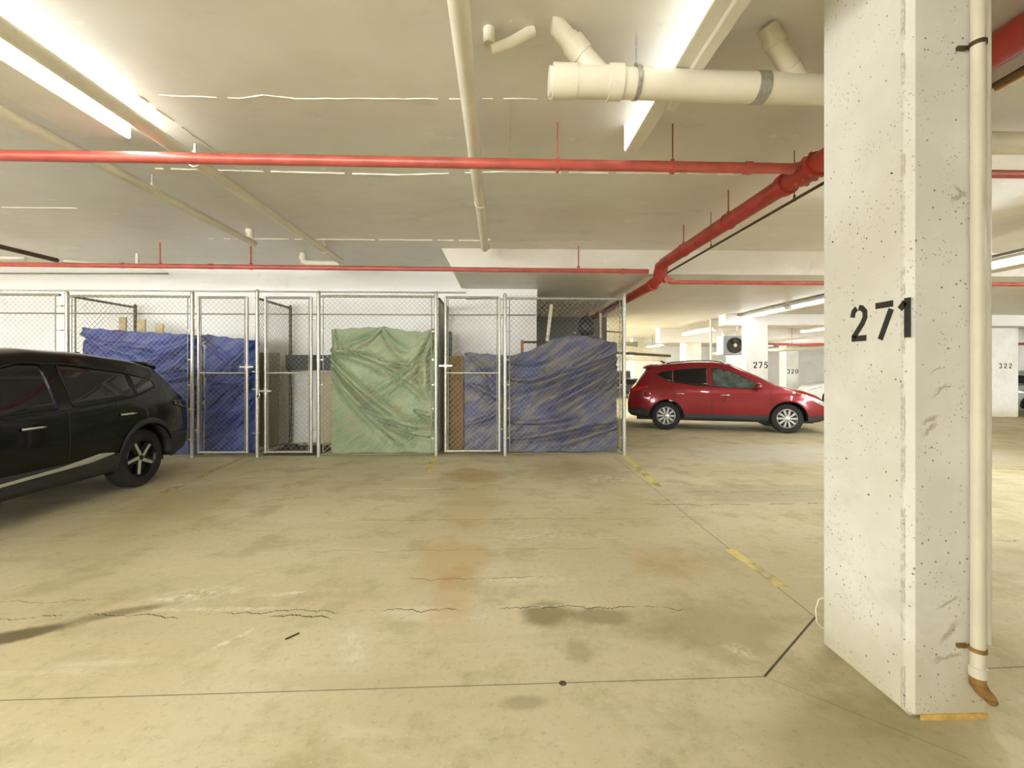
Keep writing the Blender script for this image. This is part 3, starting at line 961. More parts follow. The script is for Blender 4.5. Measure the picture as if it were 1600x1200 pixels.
def divider(label, x, ya, yb, h=2.66, back=True, wire=True):
    t = thing('divider_fence', label, 'fence', (x, ya, 0))
    L = yb - ya
    MB().tube([(0, .03, h), (0, L, h)], .021, 12).build('top_rail', M['dark_rail'], t, 50)
    post(0, L, h + .03, t, .028, 'dark_rail' if back else 'galv')
    MB().tube([(0, .05, .06), (0, .05, h)], .012, 8).build('end_stile', M['rail'], t, 50)
    MB().tube([(0, .03, .06), (0, L, .06)], .012, 8).build('bottom_rail', M['dark_rail'], t, 50)
    wire_part(L - .1, h - .1, (0, .05, .08), t, PI / 2)
    return t


divider('chain link divider left of the blue tarped locker', -7.02, FY + .05, 8.9)
divider('dark railed divider inside the open locker beside the gate', -4.06, FY + .05, 8.9)
divider('dark railed divider just right of the green tarp', -1.0, FY + .05, 8.9)
divider('chain link side fence going back from the right end post', 2.15, FY + .05, 9.35, back=False)
divider('chain link side fence further back behind the worn blue tarp', 2.2, 9.5, 11.9, 2.62, back=False)
# ------------------------------------------------------------------ tarps


def vnoise(x, z, f, seed):
    r = np.random.default_rng(seed)
    out = np.zeros_like(x)
    for k in range(7):
        a = r.uniform(0, 2 * PI)
        ff = f * r.uniform(.6, 1.6)
        out += np.sin((x * math.cos(a) + z * math.sin(a)) * ff + r.uniform(0, 6.28)) / 7
    return out


def tarp(label, mat, x0, x1, top, y, folds, seed, bottom=.02, nx=110, nz=110, lean=.0, noise=.02, flap=None):
    """folds: list of ((x,z) a, (x,z) control, (x,z) b, amplitude, width)"""
    u = np.linspace(0, 1, nx)
    w = np.linspace(0, 1, nz)
    U, W = np.meshgrid(u, w, indexing='ij')
    X = x0 + (x1 - x0) * U
    tx = [p[0] for p in top]
    tz = [p[1] for p in top]
    T = np.interp(X, tx, tz) + .008 * np.sin(X * 23 + seed)
    B = bottom + .012 * np.sin(X * 9 + seed) * (1 - W)
    Z = B + (T - B) * W
    D = np.zeros_like(X)
    for a, c, bb, amp, wd in folds:
        ts = np.linspace(0, 1, 30)
        cx = (1 - ts) ** 2 * a[0] + 2 * ts * (1 - ts) * c[0] + ts ** 2 * bb[0]
        cz = (1 - ts) ** 2 * a[1] + 2 * ts * (1 - ts) * c[1] + ts ** 2 * bb[1]
        best = np.full_like(X, 1e9)
        par = np.zeros_like(X)
        sgn = np.zeros_like(X)
        for i in range(29):
            ex, ez = cx[i + 1] - cx[i], cz[i + 1] - cz[i]
            L2 = ex * ex + ez * ez + 1e-9
            tt = np.clip(((X - cx[i]) * ex + (Z - cz[i]) * ez) / L2, 0, 1)
            px, pz = X - (cx[i] + ex * tt), Z - (cz[i] + ez * tt)
            d = np.sqrt(px * px + pz * pz)
            m = d < best
            best = np.where(m, d, best)
            par = np.where(m, (i + tt) / 29, par)
            sgn = np.where(m, np.sign(px * ez - pz * ex), sgn)
        ww = wd * (.45 + .9 * par)
        ridge = np.exp(-(best / ww) ** 2) - .8 * np.exp(-((best - ww * 1.7) / (ww * .9)) ** 2) * (sgn > 0)
        D += 2.0 * amp * ridge * np.sin(PI * np.clip(par * .9 + .12, 0, 1)) ** .5
    D += 1.5 * noise * vnoise(X, Z, 7, seed) + noise * .45 * vnoise(X, Z, 19, seed + 1) + noise * .2 * vnoise(X, Z, 45, seed + 2)
    Yv = y - np.clip(D * 1.0, -.16, .17) - lean * (1 - W) ** 2
    A = np.stack([X, Yv, Z], -1)
    # hem turned back over the top
    hem = []
    for k, (dy, dz) in enumerate(((.015, .004), (.035, -.006), (.045, -.05), (.045, -.09))):
        hem.append(np.stack([X[:, -1], Yv[:, -1] + dy, Z[:, -1] + dz], -1))
    A = np.concatenate([A] + [h[:, None, :] for h in hem], axis=1)
    org = np.array([(x0 + x1) / 2, y, 0.0])
    o = MB().grid(A - org).build('tarpaulin', mat, None, 80, solid=.003)
    o.location = org
    return tag(o, label, 'tarp')


TY = FY + .21
tarp('green tarpaulin hung behind the middle fence panel', M['tarp_green'], -2.86, -1.05,
     [(-2.86, 2.14), (-2.4, 2.17), (-1.95, 2.19), (-1.6, 2.12), (-1.3, 2.10), (-1.05, 2.17)], TY,
     [((-2.9, 1.78), (-2.2, 1.75), (-1.75, 1.45), .06, .07), ((-2.9, 1.72), (-2.45, 1.1), (-1.1, .25), .07, .08),
      ((-2.9, 1.6), (-2.6, .9), (-1.4, .05), .055, .07), ((-1.05, 2.15), (-1.2, 1.4), (-2.2, .95), .05, .06),
      ((-2.3, .8), (-1.8, .5), (-1.05, .48), .06, .06), ((-1.9, .5), (-1.5, .32), (-1.05, .33), .045, .04),
      ((-2.0, 2.15), (-2.2, 1.9), (-2.7, 1.75), .045, .05), ((-1.95, 2.12), (-1.8, 1.85), (-1.5, 1.75), .04, .06),
      ((-1.05, 2.1), (-1.35, 1.7), (-1.2, .9), .05, .06), ((-2.05, 1.55), (-1.6, 1.6), (-1.3, 1.5), .04, .04),
      ((-1.4, .75), (-1.25, .65), (-1.05, .68), .045, .04), ((-2.8, 2.1), (-2.8, 1.9), (-2.7, 1.7), .03, .05),
      ((-2.5, 1.75), (-1.8, 1.6), (-1.1, .9), .045, .05)], 3)
tarp('bright blue tarpaulin behind the left fence panel beside the black car', M['tarp_blue'], -7.0, -5.0,
     [(-7.0, 2.16), (-6.2, 2.10), (-5.5, 2.06), (-5.0, 2.04)], TY,
     [((-7, 2.05), (-6.5, 1.75), (-5.9, 1.65), .05, .07), ((-5.05, 2.0), (-5.6, 1.75), (-6.3, 1.4), .06, .08), ((-5.0, 1.9), (-5.5, 1.45), (-6.2, 1.1), .05, .08),
      ((-5.0, 1.4), (-5.6, 1.25), (-6.5, 1.2), .04, .06), ((-6.6, 1.9), (-5.8, 1.85), (-5.1, 1.6), .035, .06), ((-5, .9), (-5.6, .8), (-6, .5), .04, .07),
      ((-5.1, 1.1), (-5.3, .6), (-5.2, .1), .04, .06)], 5, noise=.026)
tarp('blue tarpaulin behind the narrow gate next to the open locker', M['tarp_blue'], -4.98, -4.10,
     [(-4.98, 2.05), (-4.6, 2.0), (-4.10, 1.95)], TY,
     [((-4.15, 1.9), (-4.5, 1.5), (-4.95, 1.05), .055, .06), ((-4.98, 1.9), (-4.6, 1.75), (-4.2, 1.3), .04, .06), ((-4.15, 1.35), (-4.5, 1.0), (-4.9, .6), .045, .06),
      ((-4.15, .9), (-4.4, .5), (-4.8, .1), .04, .06), ((-4.95, 1.3), (-4.6, 1.2), (-4.2, 1.2), .03, .04)], 8, noise=.028, nx=70)
tarp('worn grey blue tarpaulin behind the gate right of the green one', M['tarp_worn'], -.58, .10,
     [(-.58, 1.75), (0, 1.71), (.10, 1.69)], TY,
     [((-.55, .5), (-.2, .6), (.1, .75), .035, .05), ((-.5, 1.7), (-.2, 1.5), (.05, 1.1), .03, .05), ((-.5, 1.2), (-.2, 1.1), (.1, .9), .03, .05)], 12, noise=.026, nx=60)
tarp('large worn grey blue tarpaulin sagging at the right end of the lockers', M['tarp_worn'], .14, 2.08,
     [(.14, 1.68), (.5, 1.76), (.72, 1.86), (.95, 1.98), (1.25, 2.05), (1.5, 2.04), (1.8, 1.99), (2.08, 1.92)], TY,
     [((2.08, 1.65), (1.3, 1.3), (.2, .9), .06, .06), ((2.08, 1.5), (1.5, 1.1), (.6, .7), .05, .055), ((2.08, 1.3), (1.6, .9), (.9, .5), .045, .06),
      ((2.05, .45), (1.5, .3), (.9, .1), .055, .06), ((.2, 1.6), (.6, 1.45), (1.2, 1.85), .03, .06), ((.2, 1.3), (.7, 1.2), (1.3, 1.6), .04, .07),
      ((2.0, 1.9), (1.5, 1.6), (1.0, 1.2), .035, .06), ((.2, .55), (.9, .5), (1.6, .75), .035, .06), ((.2, .25), (.8, .3), (1.9, .6), .04, .06)], 17, noise=.026)

# ------------------------------------------------------------------ things inside the lockers


def board(name, label, cat, x, y, w, d, h, mat, tilt=0, lean=0, rz=0, z=0.0):
    o = MB().box(-w / 2, w / 2, -d / 2, d / 2, 0, h).build(name, M[mat], None, bevel=min(.006, d / 4))
    o.location = (x, y, z)
    o.rotation_euler = (lean, tilt, rz)
    return tag(o, label, cat)


board('timber_plank', 'widest pale plank standing left behind the left blue tarp', 'plank', -7.05 + .12, 8.45, .13, .04, 2.42, 'wood', .02)
board('timber_plank', 'middle pale plank standing behind the left blue tarp', 'plank', -6.62, 8.45, .15, .04, 2.38, 'wood', .03)
board('timber_plank', 'shortest pale plank standing behind the left blue tarp', 'plank', -6.31, 8.45, .13, .04, 2.30, 'wood', .04)
board('leaning_panel', 'tall brown grey panel leaning left of the open locker behind its divider', 'panel', -4.46, 8.62, .60, .03, 1.78, 'panelgrey', .0, -.03)
board('wall_shade_sheet', 'tan sheet for the shaded lower wall right of the leaning panel', 'panel', -3.25, 8.9, .5, .025, 1.40, 'tan', 0, -.03)  # tan colour stands in for shade on the lower wall
board('wall_shadow_board', 'dark grey shelf board along the wall of the open locker', 'shadow', -3.62, 8.88, .95, .22, .30, 'slate', z=1.44)  # dark board put where a band of shade crosses the wall
mt = board('floor_mat', 'dark olive mat lying on the floor of the open locker', 'mat', -3.5, 8.15, .95, .9, .025, 'dkbrown')
pk = thing('cable_coil', 'dark coil lying on the mat in the open locker', 'cable', (-3.72, 8.2, .026))
b = MB()
pts = [(math.cos(t * .35) * (.14 + .012 * math.sin(t)), math.sin(t * .35) * .1, .012 + t * .0009) for t in range(60)]
b.tube(pts, .011, 6)
b.build('cable', M['black'], pk, 60)
board('cardboard_sheet', 'brown cardboard sheet standing behind the gate beside the worn tarp', 'cardboard', -.77, 8.0, .32, .03, 1.70, 'brown')
board('dark_board', 'dark brown board standing right behind the edge of the green tarp', 'board', -.92, 7.85, .08, .03, 1.66, 'dkbrown')
board('fabric_bundle', 'slate grey rolled fabric peeking out above the green tarp corner', 'fabric', -.885, 8.1, .11, .1, 2.14, 'slate')
ch = thing('wooden_stand', 'ochre timber stand with a dark top bar behind the large worn tarp', 'stand', (.42, 8.2, 0))
for x in (0, .52):
    MB().box(x, x + .05, 0, .05, 0, 2.0 - x * .1).build('upright', M['ochre'], ch, bevel=.003)
MB().box(.05, .55, 0, .045, 1.94, 1.98).build('top_bar', M['dkbrown'], ch, bevel=.003)
wp = thing('white_pole', 'white pole leaning against the corner of the white locker wall', 'pole', (.93, 8.55, 0))
MB().tube([(-.20, 0, 0), (.03, .1, 2.06), (.11, .13, 2.72)], .034, 14).build('pole', M['white_pipe'], wp, 60)
MB().tube([(.03, .1, 2.06), (.035, .1, 2.12)], .04, 14).build('collar', M['galv'], wp, 60)
du = thing('covered_heap', 'rounded dark heap under cloth behind the large worn tarp', 'heap', (1.58, 8.35, 0))
b = MB()
n = 28
G = []
for i in range(n):
    row = []
    for j in range(n):
        x = (i / (n - 1) - .5) * 1.1
        y = (j / (n - 1) - .5) * .7
        r2 = (x / .55) ** 2 + (y / .35) ** 2
        row.append((x, y, 2.06 * max(0, 1 - max(0, r2 - .1) ** 3 * .9) ** .35 if r2 < 1.1 else 0))
    G.append(row)
b.grid(G)
b.build('cloth_cover', M['slate'], du, 60, solid=.004)
bb = thing('black_bag', 'black bag lying on top of the covered heap behind the large worn tarp', 'bag', (1.66, 8.38, 2.09))
MB().lathe([(.001, 0), (.12, .01), (.17, .10), (.16, .24), (.10, .34), (.04, .38)], None, 16).build('bag_body', M['black'], bb, 60)
MB().tube([(-.04, 0, .36), (-.02, 0, .42), (.02, 0, .42), (.04, 0, .36)], .01, 6).build('bag_strap', M['black'], bb, 60)

# ------------------------------------------------------------------ marks on the floor


def line(label, pts, w, m):
    b = MB()
    for a, c in zip(pts[:-1], pts[1:]):
        n_ = max(2, int(math.dist(a, c) / .12))
        d = Vector((c[0] - a[0], c[1] - a[1], 0)).normalized()
        s = Vector((-d.y, d.x, 0)) * w / 2
        row = []
        for k in range(n_ + 1):
            p = Vector((a[0] + (c[0] - a[0]) * k / n_, a[1] + (c[1] - a[1]) * k / n_, .002))
            row.append([p - s * random.uniform(.85, 1.1), p + s * random.uniform(.85, 1.1)])
        b.grid(row, flip=True)
    o = b.build('parking_line', M[m], None)
    o['category'] = 'line'
    o['label'] = label
    return o


line('faint yellow bay line beside the rear wheel of the black car', [(-4.2, 7.5), (-3.94, 5.4)], .10, 'yellow_line')
line('short yellow bay line below the right edge of the green tarp', [(-1.04, 7.5), (-1.0, 6.4)], .10, 'yellow_line_dense')
line('yellow bay line starting at the right end post of the lockers', [(2.12, 7.5), (2.0, 5.5)], .10, 'yellow_line_dense')
line('bright yellow paint dash on the floor left of column 271', [(1.86, 3.56), (1.905, 3.1), (1.90, 2.93)], .085, 'yellow_line_dense')
line('faint curved yellow line on the floor right of column 271', [(6.2, 6.6), (7.4, 6.35), (9.5, 5.6)], .10, 'yellow_line')
nl = tag(MB().tube([(0, 0, .006), (.05, .055, .006)], .004, 6).build('stick', M['darkpipe']), 'tiny dark stick lying on the floor in the lower left', 'stick')
nl.location = (-1.14, 2.44, 0)
dc = tag(MB().lathe([(.001, .003), (.013, .003), (.018, 0)], None, 18).build('floor_plug', M['dkbrown'], None, 40), 'small round dark plug set in the front floor joint', 'plug')
dc.location = (.3, 2.065, 0)
wl = thing('wire_loop', 'thin cream wire loop sticking out at the left foot of column 271', 'wire', (1.705, 2.29, .0))
MB().tube([(0, 0, .26), (-.03, 0, .25), (-.045, 0, .2), (-.04, 0, .13), (-.01, 0, .1), (0, -.0, .1)], .0035, 6).build('wire', M['pvc'], wl, 60)

# ------------------------------------------------------------------ fan heater
fh = thing('fan_heater', 'white unit heater with a round black fan hung left of column 275', 'heater', (7.15, 14.0, 1.93))
MB().box(0, .62, 0, .45, 0, .60).build('casing', M['grey_metal'], fh, bevel=.02, seg=2)
Mf = Matrix.Translation((.36, -.02, .30)) @ Matrix.Rotation(PI / 2, 4, 'X')
MB().lathe([(.235, -.03), (.25, .0), (.25, .03), (.235, .03)], Mf, 28, True).build('fan_ring', M['black'], fh, 50)
MB().lathe([(.001, 0), (.236, 0)], Mf @ Matrix.Translation((0, 0, -.018)), 28).build('fan_recess', M['black'], fh)
for k in range(4):
    a = k * PI / 2 + .4
    Mb = Mf @ Matrix.Rotation(a, 4, 'Z') @ Matrix.Translation((.13, 0, .005)) @ Matrix.Rotation(.5, 4, 'X')
    MB().prism([(-.09, -.04), (.09, -.08), (.10, .06), (-.09, .03)], .004, Mb).build('fan_blade', M['darkpipe'], fh)
MB().lathe([(.001, .055), (.05, .05), (.06, .02), (.06, 0)], Mf, 20).build('motor_hub', M['white_metal'], fh, 50)
for x in (.06, .56):
    MB().tube([(x, .2, .6), (x, .2, SZ - 1.93)], .008, 6).build('hanger_rod', M['galv'], fh)
MB().tube([(.1, .2, .66), (.56, .2, .78), (.58, .2, .95), (.58, .2, 1.08)], .05, 12).build('supply_pipe', M['white_pipe'], fh, 50)
pipe_thing('hanging_pipe', 'thin white pipe hanging in front of the glaring lamp', [(6.75, 14.0, 3.05), (6.75, 14.0, 1.8), (6.8, 14, 1.72), (7.1, 14, 1.72)], .035, 'white_pipe')

# services seen far away above the red car
pipe_thing('service_pipe', 'far bright pipe left above the tailgate of the red car', [(4.0, 18.0, 2.42), (7.0, 20.0, 2.30)], .11, 'white_pipe', hangers=[(4.75, 18.5, 2.39), (6.25, 19.5, 2.33)], top=SZ)
pipe_thing('service_pipe', 'far lower pipe above the spoiler of the red car', [(4.4, 20.0, 1.98), (8.2, 21.6, 1.96)], .10, 'white_pipe', hangers=[(5.35, 20.4, 1.975), (7.25, 21.2, 1.965)], top=SZ)
pipe_thing('service_pipe', 'far dark pipe between the two bright pipes', [(4.0, 18.6, 2.22), (8.0, 20.6, 2.10)], .06, 'darkpipe', hangers=[(5.0, 19.1, 2.19), (7.0, 20.1, 2.13)], top=SZ)
pipe_thing('service_pipe', 'far cream pipe running behind the fan heater', [(8.9, 18.5, 2.1), (16, 18.5, 2.55)], .07, 'white_pipe', hangers=[(10.0, 18.5, 2.17), (14.9, 18.5, 2.48)], top=SZ)
pipe_thing('service_pipe', 'far red pipe between column 275 and column 271', [(9.9, 16.6, 2.42), (22, 16.6, 2.46)], .05, 'red', hangers=[(11.11, 16.6, 2.424), (15.95, 16.6, 2.44)], top=SZ)
pipe_thing('service_pipe', 'far red pipe at the left above the tailgate', [(3.2, 15.6, 2.86), (4.3, 15.2, 2.72), (4.3, 15.2, 3.04)], .03, 'darkpipe')
pipe_thing('service_pipe', 'cream branch pipe sloping behind column 275', [(8.6, 14.2, 2.35), (12.0, 14.6, 2.72)], .04, 'white_pipe', hangers=[(9.45, 14.3, 2.4425), (11.15, 14.5, 2.6275)], top=SZ)
dd = thing('steel_duct', 'slanted grey duct end far behind the red car roof', 'duct', (6.0, 22.4, 2.35))
MB().prism([(0, .45), (.9, .5), (.9, 0), (.7, -.1)], .5, Matrix(((1, 0, 0, 0), (0, 0, -1, 0), (0, 1, 0, 0), (0, 0, 0, 1)))).build('duct_body', M['rail'], dd, bevel=.01)
for x_ in (.15, .75):
    MB().tube([(x_, -.25, .42), (x_, -.25, .70)], .01, 6).build('hanger_rod', M['galv'], dd)

# ------------------------------------------------------------------ cars
def lerp_pts(pts, x):
    return float(np.interp(x, [p[0] for p in pts], [p[1] for p in pts]))


class Car:
    def __init__(s, L, W, top, shoulder, belt, wheels, R, arch, sill, ends, plan_f=.17, plan_r=.11, tumble=.26):
        s.L, s.W, s.top, s.sh, s.belt = L, W, top, shoulder, belt
        s.wheels, s.R, s.arch, s.sill, s.ends = wheels, R, arch, sill, ends
        s.pf, s.pr, s.tum = plan_f, plan_r, tumble

    def zt(s, x):
        return lerp_pts(s.top, x)

    def zs(s, x):
        return min(lerp_pts(s.sh, x), s.zt(x) - .008)

    def zb(s, x):
        z = lerp_pts(s.ends, x)
        for xw in s.wheels:
            d = abs(x - xw)
            if d < s.arch:
                z = max(z, s.R + math.sqrt(s.arch ** 2 - d * d) * 1.0)
        return z

    def y(s, x, z):
        h = s.L / 2
        f = 1.0
        if x > h - .75:
            f -= s.pf * ((x - h + .75) / .75) ** 2.2
        if x < -h + .6:
            f -= s.pr * ((-h + .6 - x) / .6) ** 2.2
        b = s.belt
        g = np.interp(z, [.2, .35, .55, .75, b - .06, b, b + .03], [.93, .955, .985, 1.0, .985, .965, .955])
        if z > b + .03:
            t = (z - b - .03) / (1.62 - b)
            g = .955 - s.tum * t - .03 * t * t
        # slight wheel-arch flare
        for xw in s.wheels:
            d = math.hypot(x - xw, z - s.R)
            g += .018 * math.exp(-((d - s.arch) / .09) ** 2)
        return s.W / 2 * f * g

    def section(s, x, ns=15, nt=9):
        zb, zs, zt = s.zb(x), s.zs(x), s.zt(x)
        zb = min(zb, zs - .01)
        pts = []
        for k in range(ns):
            z = zb + (zs - zb) * k / (ns - 1)
            pts.append((x, s.y(x, z), z))
        ys = pts[-1][1]
        for k in range(1, nt):
            a = k / (nt - 1) * PI / 2
            pts.append((x, ys * math.cos(a) ** .62 if k < nt - 1 else 0.0, zs + (zt - zs) * math.sin(a) ** .8))
        return pts

    def body(s, mat, parent):
        h = s.L / 2
        xs = set(np.linspace(-h, h, 100))
        for xw in s.wheels:
            for a in np.linspace(0, PI, 25):
                xs.add(xw + s.arch * math.cos(a))
            xs.add(xw - s.arch - .002)
            xs.add(xw + s.arch + .002)
        for e in (.01, .025, .05, .09):
            xs.add(-h + e)
            xs.add(h - e)
        xs = sorted(x for x in xs if -h <= x <= h)
        A = []
        for x in xs:
            p = s.section(x)
            q = [(a, -b, c) for a, b, c in reversed(p[:-1])]
            A.append(p + q)
        b = MB()
        b.grid(A, flip=False)
        for i, fl in ((0, False), (len(A) - 1, True)):
            n = len(A[i])
            ring = list(range(i * n, (i + 1) * n))
            b.f.append(tuple(ring if not fl else ring[::-1]))
        return b.build('body', mat, parent, 38)

    def patch(s, name, mat, x0, x1, lo, hi, side, parent, off=.004, nx=None, nz=7, solid=.006):
        xa, xb = min(x0, x1), max(x0, x1)
        nx = nx or max(4, int((xb - xa) / .03))
        A = []
        for x in np.linspace(xa, xb, nx):
            l = lo(x) if callable(lo) else lerp_pts(lo, x)
            u = hi(x) if callable(hi) else lerp_pts(hi, x)
            u = max(u, l + .0005)
            A.append([(x, side * (s.y(x, z) + off), z) for z in np.linspace(l, u, nz)])
        return MB().grid(A, flip=side < 0).build(name, mat, parent, 50, solid=solid)

    def top_patch(s, name, mat, x0, x1, w, parent, off=.006):
        """w: function of x giving half-width fraction"""
        A = []
        for x in np.linspace(x0, x1, 26):
            zs, zt = s.zs(x), s.zt(x)
            ys = s.y(x, zs)
            row = []
            for q in np.linspace(-1, 1, 21):
                f = q * w(x)
                a = math.acos(min(1, abs(f)) ** (1 / .62))
                sl = (s.zt(x + .02) - s.zt(x - .02)) / .04
                nl_ = math.hypot(1, sl)
                row.append((x - off * sl / nl_, ys * f, zs + (zt - zs) * math.sin(a) ** .8 + off / nl_))
            A.append(row)
        return MB().grid(A, flip=True).build(name, mat, parent, 50, solid=.006)


def wheel(car_t, xw, side, y_out, R, style, s):
    rimr = R * .64
    t = MB()
    wdt = .21
    # local Z of the lathe points outward
    Mx = Matrix.Translation((xw, side * y_out, R)) @ Matrix.Rotation(-side * PI / 2, 4, 'X')
    t.lathe([(rimr, -.02), (rimr + .012, -.004), (R - .05, .0), (R - .015, -.015), (R, -.045), (R, -wdt + .045), (R - .015, -wdt + .012), (rimr, -wdt)], Mx, 44)
    w = t.build('wheel', M['rubber'], car_t, 40)
    sp = MB()
    sp.lathe([(rimr + .004, -.016), (rimr - .012, -.006), (rimr - .02, -.02), (rimr - .024, -.10)], Mx, 40)
    face = 'alloy' if style != 'dark' else 'alloy_dark'
    sp.build('rim_lip', M['alloy'] if style != 'dark' else M['alloy_dark'], w, 40)
    bk = MB()
    bk.lathe([(.001, -.07), (rimr - .02, -.08)], Mx, 32)
    bk.build('brake_backing', M['black'], w)
    if style == 'cover':
        for k in range(10):
            a = 2 * PI * k / 10
            Ms = Mx @ Matrix.Rotation(a, 4, 'Z')
            MB().prism([(.04, -.016), (rimr - .02, -.03), (rimr - .02, .03), (.04, .016)], .016, Ms @ Matrix.Translation((0, 0, -.026))).build('spoke', M['alloy'], w, bevel=.004)
        MB().lathe([(.001, .004), (.05, .0), (.065, -.014), (.07, -.03)], Mx, 24).build('hub_cap', M['alloy'], w, 50)
    elif style == 'dark':
        for k in range(5):
            a = 2 * PI * k / 5 + .35
            Ms = Mx @ Matrix.Rotation(a, 4, 'Z')
            MB().prism([(.035, -.04), (rimr - .015, -.075), (rimr - .015, .02), (.05, .045)], .02, Ms @ Matrix.Translation((0, 0, -.05))).build('spoke', M['alloy_dark'], w, bevel=.004)
            MB().prism([(.02, -.036), (rimr - .03, -.058), (rimr - .03, -.022), (.03, .004)], .012, Ms @ Matrix.Translation((0, 0, -.026))).build('spoke_face', M['strip'], w, bevel=.003)
        MB().lathe([(.001, -.008), (.03, -.01), (.036, -.03)], Mx, 20).build('hub_cap', M['alloy_dark'], w, 50)
    else:
        for k in range(7):
            Ms = Mx @ Matrix.Rotation(2 * PI * k / 7, 4, 'Z')
            MB().prism([(.03, -.02), (rimr - .02, -.025), (rimr - .02, .025), (.03, .02)], .016, Ms @ Matrix.Translation((0, 0, -.03))).build('spoke', M['alloy'], w)
    return w


def add_car(name, label, loc, rz, paint, kind):
    t = thing(name, label, 'car', loc, rz)
    if kind == 'tucson':
        L, W = 4.36, 1.80
        top = [(-2.18, .70), (-2.15, .90), (-2.08, 1.02), (-1.98, 1.12), (-1.72, 1.48), (-1.60, 1.575), (-1.3, 1.62), (-.7, 1.665), (-.2, 1.665), (.18, 1.61), (.75, 1.32), (1.10, 1.13), (1.30, 1.07), (1.7, .99), (1.95, .89), (2.08, .80), (2.15, .68), (2.18, .5)]
        sh = [(-2.18, .62), (-2.15, .84), (-2.08, .97), (-1.98, 1.06), (-1.72, 1.41), (-1.55, 1.50), (-1.2, 1.55), (-.6, 1.585), (-.2, 1.58), (.15, 1.53), (.75, 1.25), (1.10, 1.05), (1.3, 1.0), (1.7, .92), (1.95, .82), (2.08, .72), (2.15, .60), (2.18, .45)]
        ends = [(-2.18, .42), (-2.1, .34), (-1.75, .28), (1.7, .26), (1.95, .27), (2.18, .34)]
        belt, wh, R, arch = .98, (-1.28, 1.34), .338, .40
        c = Car(L, W, top, sh, belt, wh, R, arch, .27, ends)
        lo = [(-1.50, 1.34), (-1.2, 1.17), (-.6, 1.08), (.9, 1.0)]
        hi = [(-1.50, 1.352), (-1.3, 1.415), (-1.0, 1.455), (-.5, 1.49), (-.1, 1.485), (.2, 1.41), (.9, 1.03)]
        wins = [(-1.47, -1.12), (-1.09, -.34), (-.24, .84)]
        gl = ['glass', 'glass', 'glass_lit']
        handles = [(-.98, .88), (.02, .86)]
        seams = [-.28, .98, -1.1]
    elif kind == 'kicks':
        L, W = 4.30, 1.80
        top = [(-2.15, .75), (-2.12, 1.02), (-2.03, 1.14), (-1.92, 1.22), (-1.76, 1.42), (-1.66, 1.53), (-1.4, 1.60), (-.8, 1.665), (-.2, 1.68), (.25, 1.63), (.8, 1.36), (1.15, 1.18), (1.35, 1.12), (1.8, 1.03), (2.0, .95), (2.12, .8), (2.15, .6)]
        sh = [(-2.15, .68), (-2.12, .95), (-2.03, 1.07), (-1.92, 1.12), (-1.76, 1.32), (-1.62, 1.44), (-1.3, 1.51), (-.7, 1.57), (-.2, 1.59), (.2, 1.55), (.8, 1.28), (1.15, 1.10), (1.35, 1.05), (1.8, .96), (2.0, .88), (2.12, .72), (2.15, .55)]
        ends = [(-2.15, .46), (-2.05, .38), (-1.75, .30), (1.7, .27), (1.95, .28), (2.15, .36)]
        belt, wh, R, arch = 1.02, (-1.30, 1.33), .36, .425
        c = Car(L, W, top, sh, belt, wh, R, arch, .28, ends)
        lo = [(-1.58, 1.24), (-1.2, 1.12), (-.6, 1.06), (.95, 1.0)]
        hi = [(-1.58, 1.26), (-1.5, 1.335), (-1.1, 1.43), (-.5, 1.51), (.0, 1.52), (.25, 1.45), (.95, 1.06)]
        wins = [(-1.55, -1.20), (-1.17, -.36), (-.20, .90)]
        gl = ['glass', 'glass', 'glass']
        handles = [(-1.0, .93), (.08, .90)]
        seams = [-.28, 1.02]
    else:
        L, W = 4.5, 1.80
        top = [(-2.25, .70), (-2.2, .98), (-1.9, 1.05), (-1.6, 1.10), (-1.0, 1.38), (-.5, 1.43), (.0, 1.42), (.35, 1.34), (1.0, 1.02), (1.3, .97), (1.8, .88), (2.1, .78), (2.2, .66), (2.25, .5)]
        sh = [(p[0], p[1] - .07) for p in top]
        ends = [(-2.25, .40), (-2.1, .30), (-1.75, .24), (1.7, .22), (1.95, .23), (2.25, .30)]
        belt, wh, R, arch = .92, (-1.35, 1.35), .32, .38
        c = Car(L, W, top, sh, belt, wh, R, arch, .24, ends)
        lo = [(-1.5, 1.0), (.9, .92)]
        hi = [(-1.5, 1.02), (-1.0, 1.26), (-.4, 1.32), (.1, 1.30), (.9, .94)]
        wins = [(-1.4, -.36), (-.22, .84)]
        gl = ['glass', 'glass']
        handles = [(-.95, .82), (.05, .80)]
        seams = [-.28, .95]
    c.body(paint, t)
    for k in (0, 1):
        side = (-1, 1)[k]
        for (a, b_), g in zip(wins, gl):
            c.patch('side_window', M[g], a, b_, lo, hi, side, t, .003)
        for hx, hz in handles:
            h = MB().tube([(hx - .10, side * (c.y(hx, hz) + .006), hz), (hx - .08, side * (c.y(hx, hz) + .035), hz + .004), (hx + .07, side * (c.y(hx, hz) + .035), hz + .004), (hx + .10, side * (c.y(hx, hz) + .006), hz)], .013, 8)
            h.build('door_handle', M['chrome'] if kind != 'sedan' else paint, t, 60)
        for sx in seams:
            A = []
            zz = np.linspace(c.zb(sx) + .05, lerp_pts(lo, sx), 12)
            A = [[(sx + dx, side * (c.y(sx, z) + .0015), z) for z in zz] for dx in (-.004, .004)]
            MB().grid(A, flip=side < 0).build('door_seam', M['black'], t, solid=.002)
        # window frame line
        xs = np.linspace(wins[0][0], wins[-1][1], 40)
        for crv in (hi, lo):
            MB().tube([(x, side * (c.y(x, lerp_pts(crv, x)) + .004), lerp_pts(crv, x)) for x in xs], .007, 6).build('window_trim', M['black'], t, 60)
